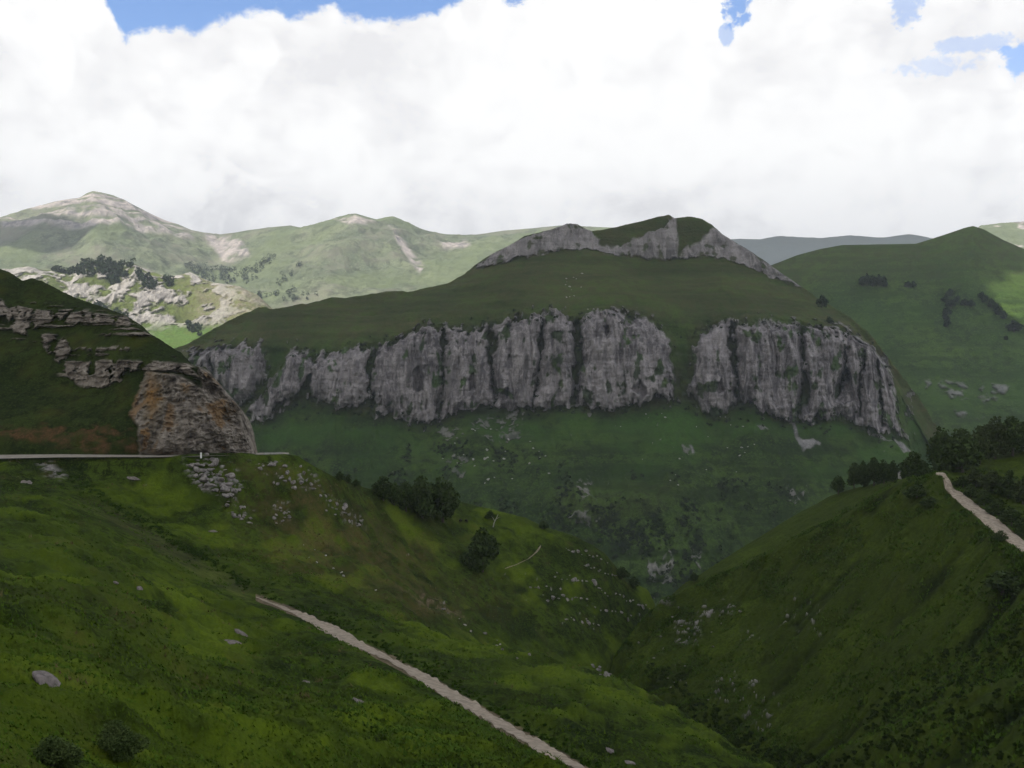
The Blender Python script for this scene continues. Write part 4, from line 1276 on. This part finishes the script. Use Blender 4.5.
def leaf_quads(C, size, r):
    """little folded leaf sprays at the points C"""
    n = len(C)
    a = r.normal(size=(n, 3)); a /= np.linalg.norm(a, axis=1)[:, None]
    t = r.normal(size=(n, 3)); b_ = np.cross(a, t); b_ /= np.linalg.norm(b_, axis=1)[:, None]
    sz = size * r.uniform(0.6, 1.4, (n, 1))
    V = np.stack([C - a * sz, C + b_ * sz * 0.6, C + a * sz, C - b_ * sz * 0.6], 1).reshape(-1, 3)
    F = np.arange(4 * n).reshape(n, 4)
    return V, F


def tree_meshes(seed, leaves, size, trunk_h=0.16, shape='round', mat=None):
    """a tree one unit tall and about one unit wide"""
    r = np.random.default_rng(seed)
    lobes = []
    nl = 11 if shape != 'small' else 7
    for k in range(nl):
        a = r.uniform(0, 2 * math.pi); rad = r.uniform(0.08, 0.30); z = r.uniform(0.30, 0.82)
        if shape == 'round':
            rad *= 1.1 * math.sqrt(max(0.08, 1 - ((z - 0.5) / 0.42)**2)) + 0.15
        elif shape == 'low':
            rad *= 1.15 - 0.9 * max(0, z - 0.5); z = 0.22 + 0.75 * (z - 0.3)
        lobes.append((rad * math.cos(a), rad * math.sin(a), z, r.uniform(0.14, 0.24)))
    lobes.append((0, 0, 0.60, 0.27))
    lobes.append((0.02, 0, 0.82, 0.15))
    C = []
    w = np.array([l[3]**2 for l in lobes]); w /= w.sum()
    for (x, y, z, q), k in zip(lobes, r.multinomial(leaves, w)):
        d = r.normal(size=(k, 3)); d /= np.linalg.norm(d, axis=1)[:, None]
        rr = q * np.clip(r.normal(0.86, 0.16, (k, 1)), 0.3, 1.18)
        C.append(np.array([x, y, z]) + d * rr * np.array([1, 1, 0.85]))
    C = np.concatenate(C)
    # uneven: drop sprays where a noise is low so that gaps open
    nn = fbm(C[:, 0] * 5 + seed, C[:, 1] * 5, C[:, 2] * 5, 2)
    C = C[nn > -0.22]
    V, F = leaf_quads(C, size, r)
    crown = np_mesh("crown", V, F, False)
    crown.materials.append(mat or mat_leaf)
    parts = [tube([(0, 0, -0.06), (0.01, 0, 0.10), (0.0, 0.01, 0.30), (0.02, 0.0, 0.62)], [0.040, 0.030, 0.022, 0.008])]
    for l in lobes[:5]:
        parts.append(tube([(0, 0, 0.2 + 0.1 * r.random()), (l[0] * .6, l[1] * .6, l[2] * .8), (l[0], l[1], l[2])], [0.016, 0.010, 0.004], 5))
    tv, tf = join(parts)
    trunk = np_mesh("trunk", tv, tf, True)
    trunk.materials.append(mat_bark)
    return crown, trunk


TREES = [tree_meshes(40 + i, 3400, 0.042, shape='low') for i in range(5)]
TREES_L = [tree_meshes(50 + i, 3000, 0.042, shape='low', mat=mat_leaf2) for i in range(3)]
TREES_F = [tree_meshes(60 + i, 420, 0.085, shape='low', mat=mat_leaf_far) for i in range(4)]
SHRUBS = [tree_meshes(70 + i, 1500, 0.055, shape='low') for i in range(3)]
SHRUBS_L = [tree_meshes(80 + i, 1500, 0.055, shape='low', mat=mat_leaf2) for i in range(2)]


def tree(hill, px, py, w, hgt, label, group=None, kinds=None, name="tree", cat="tree", sink=0.03, d=None):
    """w and hgt in picture pixels at the tree's distance"""
    p = hill.at(px, py)
    if d:
        p = Vector(((px - CX) / FPX * d, d, (CY - py) / FPX * d))
    k = p.y / FPX
    e = bpy.data.objects.new(name, None)
    COL.objects.link(e)
    e.empty_display_size = 0.1
    H, Wd = hgt * k, w * k
    e.location = p - Vector((0, 0, H * sink))
    e.rotation_euler = (0, 0, random.uniform(0, 6.28))
    sc = Wd / 0.80
    e.scale = (sc, sc, H * (1 + sink) / 1.0)
    cr, tr_ = random.choice(kinds or TREES)
    c = bpy.data.objects.new("crown" if name != "shrub" else "foliage", cr); COL.objects.link(c); c.parent = e
    t = bpy.data.objects.new("trunk" if name != "shrub" else "stem", tr_); COL.objects.link(t); t.parent = e
    tag(e, label, cat, group)
    return e


GL = "trees of the grove on the saddle"
tree(near_hill, 383, 500, 24, 25, "small dark tree at the left end of the grove on the saddle", GL)
tree(near_hill, 394, 505, 20, 24, "low dark tree second from the left end of the grove", GL)
tree(near_hill, 406, 511, 26, 31, "dark tree filling the middle of the grove on the saddle", GL)
tree(near_hill, 423, 518, 34, 44, "tall broad dark tree left of the tallest one in the grove", GL)
tree(near_hill, 443, 522, 36, 48, "tallest dark tree at the right end of the grove beside two cows", GL)
tree(near_hill, 482.5, 571, 34, 46, "lone rounded dark tree on the meadow right of the grove")
for px, py, w, hh, lab in [(340, 480, 11, 9, "tiny dark tree leftmost of three on the skyline left of the grove"),
                           (348, 483, 10, 9, "tiny dark tree in the middle of three on the skyline left of the grove"),
                           (356, 487, 9, 8, "tiny dark tree nearest the grove of three on the skyline")]:
    tree(near_hill, px, py, w, hh, lab, "little trees on the skyline", kinds=SHRUBS)
tree(near_hill, 490, 519, 10, 9, "small dark bush beside the pale leaning bare tree", kinds=SHRUBS, name="shrub", cat="shrub")
tree(near_hill, 543, 529, 10, 9, "dark round bush on the skyline above the curved footpath", kinds=SHRUBS, name="shrub", cat="shrub")
tree(mountain, 589, 549, 11, 13, "dark bush at the back of the gorge left of the rocky nose", kinds=SHRUBS, name="shrub", cat="shrub")
tree(near_hill, 622, 579, 14, 13, "larger dark bush on the edge of the rocky nose above the gorge", kinds=SHRUBS, name="shrub", cat="shrub")
tree(near_hill, 634, 586, 14, 10, "lower dark bush right of the larger one on the nose edge", kinds=SHRUBS, name="shrub", cat="shrub")
tree(right_hill, 694, 582, 9, 10, "small dark bush where the shaded slope meets the gorge", kinds=SHRUBS, name="shrub", cat="shrub")

GR = "row of trees on the shelf beyond the shaded slope"
tree(right_hill, 838, 495, 15, 21, "small sloping tree at the left end of the row on the shelf", GR)
tree(right_hill, 854, 488, 17, 27, "dark tree second from the left in the row on the shelf", GR)
tree(right_hill, 864, 487, 16, 28, "dark tree third from the left in the row on the shelf", GR)
tree(right_hill, 874, 486, 18, 30, "tallest tree in the middle of the row on the shelf", GR)
tree(right_hill, 884, 484, 15, 26, "dark tree right of the tallest one in the row", GR)
tree(right_hill, 893, 481, 13, 22, "small tree at the right end of the row beside the shed", GR)
GT = "trees at the top of the gravel road"
tree(right_hill, 914, 486, 30, 36, "round dark tree alone left of the gravel road's top", GT, d=368)
tree(right_hill, 942, 470, 30, 46, "dark leaning tree just left of the gravel road's tall tree", GT, d=392)
tree(right_hill, 963, 479, 46, 53, "biggest dark tree beside the top of the gravel road", GT, d=366)
tree(right_hill, 980, 464, 26, 40, "thin lighter tree behind the biggest tree by the gravel road", GT, kinds=TREES_L)
tree(right_hill, 995, 459, 32, 44, "lighter green tree on the field's far edge", GT, kinds=TREES_L)
tree(right_hill, 1013, 456, 34, 42, "dark tree on the field's far edge at the right border", GT)
tree(right_hill, 1034, 452, 34, 42, "dark tree cut by the right border behind the field", GT)
GS = "bushes along the gravel road"
for px, py, w, hh, kd, lab in [
    (917, 497, 24, 14, SHRUBS, "dark bush under the round tree left of the gravel road"),
    (963, 487, 16, 12, SHRUBS, "dark bush at the foot of the biggest tree by the gravel road"),
    (976, 488, 20, 20, SHRUBS_L, "olive bush right of the biggest tree below the field"),
    (992, 493, 24, 24, SHRUBS_L, "olive bush in the hedge below the bright field"),
    (1008, 498, 26, 30, SHRUBS, "tall dark bush in the hedge under the field's right part"),
    (1023, 504, 24, 26, SHRUBS_L, "olive bush in the hedge cut by the right border"),
    (971, 497, 16, 14, SHRUBS, "low dark bush on the road's upper side near its first bend"),
    (984, 505, 18, 16, SHRUBS, "dark bush on the road's upper side halfway along"),
    (998, 515, 20, 18, SHRUBS, "dark bush on the road's upper side above the narrowing"),
    (1012, 526, 22, 20, SHRUBS, "dark bush on the road's upper side near the right border"),
    (1025, 536, 20, 20, SHRUBS, "dark bush on the road's upper side cut by the right border"),
    (1001, 540, 16, 10, SHRUBS, "low bush spilling over the road's lower edge"),
    (1003, 594, 44, 24, SHRUBS, "wide dark thicket on the shaded slope below the road"),
    (930, 506, 20, 10, SHRUBS, "low dark scrub on the shaded slope below the round tree"),
]:
    tree(right_hill, px, py, w, hh, lab, GS, kinds=kd, name="shrub", cat="shrub")
GH = "trees scattered over the round green hill"
hill_trees = [("dark tree in the small copse high on the round green hill", [(862, 286, 8, 11), (867, 285, 8, 12), (873, 287, 9, 13), (879, 286, 8, 12), (884, 287, 8, 12)]),
              ("dark tree of the pair right of the copse on the green hill", [(908, 288, 6, 8), (913, 288, 6, 8)]),
              ("dark tree in the upright strip of wood on the green hill", [(950, 297, 8, 9), (946, 303, 8, 9), (951, 308, 9, 9), (947, 315, 8, 9), (945, 321, 8, 9), (947, 327, 8, 9)]),
              ("dark tree in the short row right of the upright strip", [(958, 303, 7, 8), (965, 306, 8, 8), (971, 307, 7, 8)]),
              ("dark tree in the slanting hedge line near the right border", [(982, 299, 7, 8), (986, 303, 8, 9), (991, 308, 8, 10), (996, 312, 8, 10), (1000, 316, 8, 10), (1004, 319, 7, 9)])]
for lab, ts in hill_trees:
    for px, py, w, hh in ts:
        tree(green_hill, px, py, w, hh, lab, lab.replace("dark tree ", "trees "), kinds=TREES_F)
tree(mountain, 822, 308, 11, 14, "dark tree alone on the cliff mountain's right shoulder", kinds=TREES_F)
tree(mountain, 829, 324, 8, 8, "small bush below the lone tree on the mountain's right shoulder", kinds=TREES_F, name="shrub", cat="shrub")
tree(green_hill, 1014, 332, 14, 13, "round dark tree below the slanting hedge line near the right border", kinds=TREES_F)
tree(green_hill, 1006, 340, 5, 5, "tiny dark bush under the round tree near the right border", kinds=TREES_F, name="shrub", cat="shrub")

TUSS = [tree_meshes(90 + i, 9000, 0.022, shape='low', mat=mat_leaf3) for i in range(2)]
# shrubs in the near grass
for px, py, w, hh, lab in [(115, 752, 46, 34, "grey green bushy clump in the grass near the bottom left"),
                           (52, 768, 54, 34, "broad grey green clump cut by the bottom edge"),
                           
                           ]:
    tree(near_hill, px, py, w, hh, lab, kinds=TUSS, name="shrub", cat="shrub", sink=0.30)

# bare leaning tree
e = bpy.data.objects.new("bare_tree", None); COL.objects.link(e)
p = near_hill.at(493, 527)
e.location = p
tag(e, "pale leaning bare tree between the grove and the curved footpath", "tree")
k = p.y / FPX
tv, tf = join([tube([(0, 0, -0.3), (1.0 * k, 0, 4 * k), (3.5 * k, 0, 9 * k), (5.2 * k, 0, 13 * k)], [0.6 * k, 0.5 * k, 0.4 * k, 0.15 * k])])
link("trunk", np_mesh("trunk", tv, tf), mat_bare, e)
tv, tf = join([tube([(1.8 * k, 0, 6 * k), (0, 0.4 * k, 9 * k), (-1.5 * k, .6 * k, 11 * k)], [0.3 * k, 0.22 * k, 0.08 * k], 5),
               tube([(3 * k, 0, 8 * k), (5.5 * k, -0.5 * k, 9.5 * k), (7 * k, -.5 * k, 10 * k)], [0.28 * k, 0.18 * k, 0.06 * k], 5)])
link("branch", np_mesh("branch", tv, tf), mat_bare, e)

# ---- far woods that read as one mass
def wood(hill, name, polys_, n, w, label_n=None, d_off=0):
    r = np.random.default_rng(len(name) * 7)
    C = []
    for poly, m in polys_:
        P = np.array(poly, float)
        k = 0
        while k < m:
            x, y = r.uniform(P[:, 0].min(), P[:, 0].max()), r.uniform(P[:, 1].min(), P[:, 1].max())
            if poly_sdf(poly, np.array([x]), np.array([y]))[0] < -1 + 3 * r.random() * 0:
                continue
            p = hill.at(x, y)
            s = w * p.y / FPX * r.uniform(0.7, 1.3)
            d = r.normal(size=(n, 3)); d /= np.linalg.norm(d, axis=1)[:, None]
            C.append(np.array(p) + np.array([0, 0, s * 0.6]) + d * s * np.array([.55, .55, .7]) * r.uniform(0.6, 1, (n, 1)))
            k += 1
    C = np.concatenate(C)
    V, F = leaf_quads(C, w * 0.28 * 2.8, r)
    o = link(name, np_mesh(name, V, F, False), mat_leaf_far)
    o['kind'] = 'stuff'
    return o


wood(rocky_ridge, "wood", [([(52, 268), (75, 260), (100, 260), (120, 268), (128, 278), (112, 286), (100, 276), (70, 274)], 110),
                           ([(118, 266), (134, 262), (128, 275), (118, 278)], 14), ([(138, 272), (150, 278), (158, 292), (150, 294), (140, 284)], 22),
                           ([(160, 276), (172, 282), (170, 288)], 8), ([(92, 305), (116, 312), (130, 322), (110, 316)], 10), ([(180, 320), (205, 334), (195, 336)], 10)], 34, 4.6)
wood(far_mtn, "wood", [([(185, 265), (215, 270), (238, 271), (236, 282), (215, 284), (195, 276)], 75), ([(240, 274), (262, 262), (275, 256), (262, 274), (246, 284)], 45),
                       ([(255, 296), (300, 290), (320, 296), (300, 302), (260, 302)], 26), ([(275, 280), (300, 266), (296, 276), (280, 286)], 12),
                       ([(225, 300), (262, 290), (262, 312), (230, 312)], 22)], 26, 3.6)

def noise_pick(poly, m, f, thr, seed):
    """points of the outline where a noise is high, so that scrub gathers in gullies"""
    r = np.random.default_rng(seed)
    P = np.array(poly, float)
    out_ = []
    while len(out_) < m:
        x = r.uniform(P[:, 0].min(), P[:, 0].max(), 400); y = r.uniform(P[:, 1].min(), P[:, 1].max(), 400)
        ok = (poly_sdf(poly, x, y) > 0) & (fbm(x / f, y / (1.8 * f), x * 0 + seed, 3) > thr)
        out_ += list(zip(x[ok], y[ok]))
    return out_[:m]


def scrub(hill, name, spots, w, n, mat, leaf=None, flat=0.45):
    r = np.random.default_rng(5)
    C = []
    for x, y in spots:
        p = hill.at(x, y)
        q = w * p.y / FPX * r.uniform(0.5, 1.4)
        d = r.normal(size=(n, 3)); d /= np.linalg.norm(d, axis=1)[:, None]
        C.append(np.array(p) + np.array([0, 0, q * 0.25]) + d * q * np.array([.6, .6, flat]) * r.uniform(0.5, 1, (n, 1)))
    V, F = leaf_quads(np.concatenate(C), leaf or w * 0.42, r)
    o = link(name, np_mesh(name, V, F, False), mat)
    o['kind'] = 'stuff'


sp_ = noise_pick([(300, 460), (460, 440), (620, 470), (760, 480), (820, 500), (740, 560), (690, 600), (640, 600), (560, 560), (420, 500)], 520, 26, 0.12, 3)
sp_ += noise_pick([(520, 500), (640, 500), (740, 540), (690, 600), (640, 600), (560, 550)], 300, 18, 0.05, 4)
for ln, wd in GULLY:
    for q in range(9):
        k = random.random() * (len(ln) - 1); a_ = ln[int(k)]; b_ = ln[int(k) + 1]; f_ = k - int(k)
        sp_.append((a_[0] + (b_[0] - a_[0]) * f_ + random.gauss(0, 2), a_[1] + (b_[1] - a_[1]) * f_))
for q in range(150):
    x = random.uniform(200, 900)
    sp_.append((x, np.interp(x, *np.array(FOOT_C).T) + random.gauss(2, 5)))
for q in range(70):
    x = random.uniform(260, 890)
    sp_.append((x, np.interp(x, *np.array(TOP_C).T) + random.gauss(2, 4)))
mat_scrub = plain_mat("scrub", (0.020, 0.036, 0.012), (0.034, 0.054, 0.016), 0.15, 0.85, spec=0.05)
scrub(mountain, "scrub", sp_, 3.4, 16, mat_scrub)

sp_ = noise_pick([(625, 655), (680, 672), (760, 738), (830, 762), (900, 728), (940, 712), (900, 745), (835, 775), (760, 770), (690, 722)], 420, 9, -0.05, 6)  # dark clumps standing in for the gully's shade
sp_ += noise_pick([(860, 700), (1010, 610), (1060, 600), (1060, 768), (860, 768)], 700, 11, 0.0, 7)  # dark clumps put in for the shade on the lower right slope
mat_shade_scrub = plain_mat("shade_scrub", (0.018, 0.033, 0.006), (0.036, 0.058, 0.008), 0.25, 0.9, spec=0.03)
scrub(right_hill, "shade_scrub", sp_, 4.2, 30, mat_shade_scrub, 0.28, 0.22)
sp_ = []
for q in range(230):  # dark clumps along the ledge imitate its shadow line
    t_ = random.random()
    x = 70 + 180 * t_
    sp_.append((x, np.interp(x, [70, 110, 160, 200, 255], [476, 503, 532, 556, 588]) + random.gauss(0, 3.2) + 3 * math.sin(x / 9)))
for q in range(220):
    x = random.uniform(262, 600)
    sp_.append((x, np.interp(x, *np.array(TRACK_UP).T) - abs(random.gauss(2, 6)) - 1.5))
scrub(near_hill, "verge_plants_and_shade_line", sp_, 3.6, 26, mat_fern_and_shade, 0.20, 0.25)

# ---- ground cover: tufts of grass and bracken on the near slopes
def cover(hill, name, n, region, kinds, mat, size, tall, r, dmax, mask=None, blades=5):
    C, S = [], []
    M_, N_ = hill.D.shape
    pts = []
    x0, x1, y0, y1 = region
    # choose grid cells evenly over the picture, then jitter
    c = np.clip(((r.uniform(x0, x1, n) - hill.px[0]) / hill.step), 0, N_ - 2)
    c0 = c.astype(int)
    rr = r.integers(0, M_ - 22, n)
    PYc = hill.PYf[rr, c0]
    D = hill.D[rr, c0]
    ok = (PYc > y0) & (PYc < y1) & (D < dmax) & (D > 9)
    if mask is not None:
        ok &= mask[rr, c0] > r.random(n)
    rr, c0 = rr[ok], c0[ok]
    t = r.random(len(rr))[:, None]; u = r.random(len(rr))[:, None]
    G = np.stack([hill.X, hill.D, hill.Z], -1)
    P = (G[rr, c0] * (1 - t) + G[rr + 1, c0] * t) * (1 - u) + (G[rr, c0 + 1] * (1 - t) + G[rr + 1, c0 + 1] * t) * u
    m = len(P)
    near_ = np.clip(P[:, 1] / 110, 0.30, 1.0)
    Vs = []
    for b_ in range(blades):
        a = r.uniform(0, 6.283, m); s = size * near_ * r.uniform(0.6, 1.3, m); L = tall * near_ * r.uniform(0.5, 1.3, m)
        lean = r.uniform(0.3, 1.5, m)
        base = P + np.stack([np.cos(a * 3) * s * .5, np.sin(a * 3) * s * .5, -0.05 * np.ones(m)], -1)
        side = np.stack([-np.sin(a), np.cos(a), np.zeros(m)], -1) * (s * 0.22)[:, None]
        tip = base + np.stack([np.cos(a) * L * lean, np.sin(a) * L * lean, L], -1)
        Vs.append(np.stack([base - side, base + side, tip], 1))
    V = np.concatenate(Vs).reshape(-1, 3)
    F = np.arange(len(V)).reshape(-1, 3)
    o = link(name, np_mesh(name, V, F, False), mat)
    o['kind'] = 'stuff'
    return o


mat_blade = plain_mat("grass_blades", (0.082, 0.130, 0.010), (0.046, 0.078, 0.008), 0.25, 0.8, spec=0.05)
mat_fern = plain_mat("bracken", (0.040, 0.082, 0.008), (0.072, 0.122, 0.011), 0.35, 0.85, spec=0.05)
mat_dry = plain_mat("dry_grass", (0.13, 0.11, 0.045), (0.07, 0.065, 0.022), 0.3, 0.85, spec=0.05)
nh = near_hill
kn = fbm(nh.X / 9 + 9, nh.D / 9, nh.Z / 9, 4) + 0.4 * fbm(nh.X / 30, nh.D / 30, nh.Z / 30, 3)
ontrack = 1.0 - (np.abs(nh.PY0 - np.interp(nh.PX0, *np.array(track_mid).T)) < np.interp(nh.PX0, [256, 600], [3, 11])) * (nh.PX0 > 250)
noroad = (nh.V < 4.9) * ontrack
r_ = np.random.default_rng(77)
cover(nh, "grass", 70000, (-60, 820, 455, 830), None, mat_blade, 0.34, 0.36, r_, 130, noroad * sstep(-kn, -0.35, 0.1))
cover(nh, "bracken", 70000, (-60, 820, 455, 830), None, mat_fern, 0.70, 0.32, r_, 280, noroad * sstep(kn, -0.05, 0.25))
cover(nh, "dry_grass", 26000, (-60, 700, 455, 700), None, mat_dry, 0.55, 0.55, r_, 420, noroad * nh.att[..., 1] * 0.9)
rh = right_hill
kr = fbm(rh.X / 10 + 19, rh.D / 10, rh.Z / 10, 4)
cover(rh, "bracken", 60000, (600, 1100, 470, 830), None, mat_fern, 1.0, 0.6, r_, 420, (rh.att[..., 3] < 0.1) * sstep(kr, -0.1, 0.25))

# ---- small man-made things
mat_white = plain_mat("white_paint", (0.78, 0.78, 0.76), (0.66, 0.66, 0.63), 2.0, 0.7)
mat_conc = plain_mat("concrete", (0.40, 0.385, 0.36), (0.30, 0.285, 0.27), 1.0, 0.9)
mat_slate = plain_mat("slate_roof", (0.16, 0.16, 0.17), (0.10, 0.10, 0.11), 1.0, 0.8)
mat_wood = plain_mat("dark_wood", (0.09, 0.065, 0.045), (0.05, 0.036, 0.026), 3.0, 0.85)
mat_cow = plain_mat("cow_hide", (0.014, 0.012, 0.011), (0.022, 0.018, 0.016), 2.0, 0.7)


def prism(V2, z0, z1, top=1.0):
    n = len(V2)
    c = np.mean(np.array(V2), 0)
    V = [(x, y, z0) for x, y in V2] + [(c[0] + (x - c[0]) * top, c[1] + (y - c[1]) * top, z1) for x, y in V2]
    F = [(i, (i + 1) % n, n + (i + 1) % n, n + i) for i in range(n)]
    return V, F, n


def poly_mesh(name, V, faces):
    me = bpy.data.meshes.new(name)
    me.from_pydata([tuple(v) for v in V], [], [tuple(f) for f in faces])
    me.update()
    return me


def block(name, sx_, sy_, z0, z1, mat, parent, top=1.0, loc=(0, 0, 0)):
    V, F, n = prism([(-sx_ / 2, -sy_ / 2), (sx_ / 2, -sy_ / 2), (sx_ / 2, sy_ / 2), (-sx_ / 2, sy_ / 2)], z0, z1, top)
    F = F + [tuple(range(n))[::-1], tuple(range(n, 2 * n))]
    return link(name, poly_mesh(name, V, F), mat, parent, loc)


e = bpy.data.objects.new("marker_post", None); COL.objects.link(e)
e.location = Vector(((201 - CX) / FPX * 304.5, 304.5, (CY - 457.2) / FPX * 304.5))
tag(e, "white roadside marker post above the stepped limestone outcrop", "marker post")
block("post", 0.45, 0.35, -0.3, 1.15, mat_white, e, 0.9)
V, F, n = prism([(0.30 * math.cos(t * math.pi / 6), 0.22 * math.sin(t * math.pi / 6)) for t in range(12)], 1.153, 1.45, 0.45)
link("cap", poly_mesh("cap", V, F + [tuple(range(n))[::-1], tuple(range(n, 2 * n))]), mat_white, e)

e = bpy.data.objects.new("road_parapet", None); COL.objects.link(e)
pl = Vector(((264 - CX) / FPX * 327, 327, (CY - 456.0) / FPX * 327)); pr = Vector(((282 - CX) / FPX * 331, 331, (CY - 455.6) / FPX * 331))
e.location = (pl + pr) / 2
e.rotation_euler = (0, 0, math.atan2(pr.y - pl.y, pr.x - pl.x))
tag(e, "low pale concrete parapet where the road rounds the knoll", "parapet")
L = (pr - pl).length
for i in range(3):
    block("wall_block", L / 3 - 0.12, 0.5, -0.4, 0.85, mat_conc, e, 0.98, ((i - 1) * L / 3, 0, 0))
block("coping", L + 0.1, 0.62, 0.853, 1.05, mat_conc, e)

e = bpy.data.objects.new("shed", None); COL.objects.link(e)
e.location = right_hill.at(903.5, 477.5)
e.rotation_euler = (0, 0, 0.25)
tag(e, "small pale shed between the row of trees and the round tree", "shed")
sw, sd_, sh = 3.0, 2.4, 1.5
V = [(-sw / 2, -sd_ / 2, -.5), (sw / 2, -sd_ / 2, -.5), (sw / 2, sd_ / 2, -.5), (-sw / 2, sd_ / 2, -.5), (-sw / 2, -sd_ / 2, sh), (sw / 2, -sd_ / 2, sh), (sw / 2, sd_ / 2, sh), (-sw / 2, sd_ / 2, sh),
     (-sw / 2, 0, sh + .8), (sw / 2, 0, sh + .8)]
link("walls", poly_mesh("walls", V, [(0, 1, 5, 4), (2, 3, 7, 6), (1, 2, 6, 9, 5), (3, 0, 4, 8, 7)]), mat_conc, e)
V = []
for x in (-sw / 2 - .2, sw / 2 + .2):
    V += [(x, -sd_ / 2 - .25, sh - .08), (x, 0, sh + .86), (x, sd_ / 2 + .25, sh - .08), (x, sd_ / 2 + .25, sh + .04), (x, 0, sh + 1.0), (x, -sd_ / 2 - .25, sh + .04)]
link("roof", poly_mesh("roof", V, [(0, 1, 7, 6), (1, 2, 8, 7), (2, 3, 9, 8), (3, 4, 10, 9), (4, 5, 11, 10), (5, 0, 6, 11), (5, 4, 3, 2, 1, 0), (6, 7, 8, 9, 10, 11)]), mat_slate, e)
block("door", 0.9, 0.06, 0, 1.75, mat_wood, e, 1.0, (0.5, -sd_ / 2 - 0.035, -0.3))


def cow(px, py, face, label):
    me = bpy.data.meshes.new("cow")
    # spine, neck, head, legs, tail
    J = [(-0.75, 0, 1.15, .34), (-0.1, 0, 1.10, .40), (0.6, 0, 1.15, .34), (1.0, 0, 1.05, .20), (1.35, 0, 0.65, .15), (1.55, 0, 0.38, .09)]
    Ed = [(0, 1), (1, 2), (2, 3), (3, 4), (4, 5)]
    def leg(root, x, y, bend):
        i = len(J)
        J.extend([(x, y, 0.80, .15), (x + bend, y, 0.42, .08), (x, y, 0.0, .07)])
        Ed.extend([(root, i), (i, i + 1), (i + 1, i + 2)])
    leg(0, -0.70, .22, -.10); leg(0, -0.80, -.22, -.10); leg(2, 0.55, .2, .04); leg(2, 0.65, -.2, .04)
    i = len(J)
    J.extend([(-1.05, 0, 1.05, .05), (-1.12, 0, 0.5, .04)]); Ed.extend([(0, i), (i, i + 1)])
    for sgn in (-1, 1):
        i = len(J)
        J.append((1.22, 0.22 * sgn, 0.86, .045)); Ed.append((4, i))
    me.from_pydata([j[:3] for j in J], Ed, [])
    o = bpy.data.objects.new("cow", me); COL.objects.link(o)
    me.materials.append(mat_cow)
    sk_ = o.modifiers.new("skin", 'SKIN')
    for v, j in zip(me.skin_vertices[0].data, J):
        v.radius = (j[3], j[3])
    me.skin_vertices[0].data[1].use_root = True
    sb = o.modifiers.new("smooth", 'SUBSURF'); sb.levels = 1; sb.render_levels = 1
    o.location = near_hill.at(px, py) + Vector((0, 0, 0.02))
    o.rotation_euler = (0, 0, face)
    tag(o, label, "cow", "cows grazing by the grove")


cow(460.5, 522.5, 1.15, "black grazing cow nearer the grove of the two on the meadow")
cow(466.3, 522.7, 2.0, "black grazing cow further from the grove of the two on the meadow")
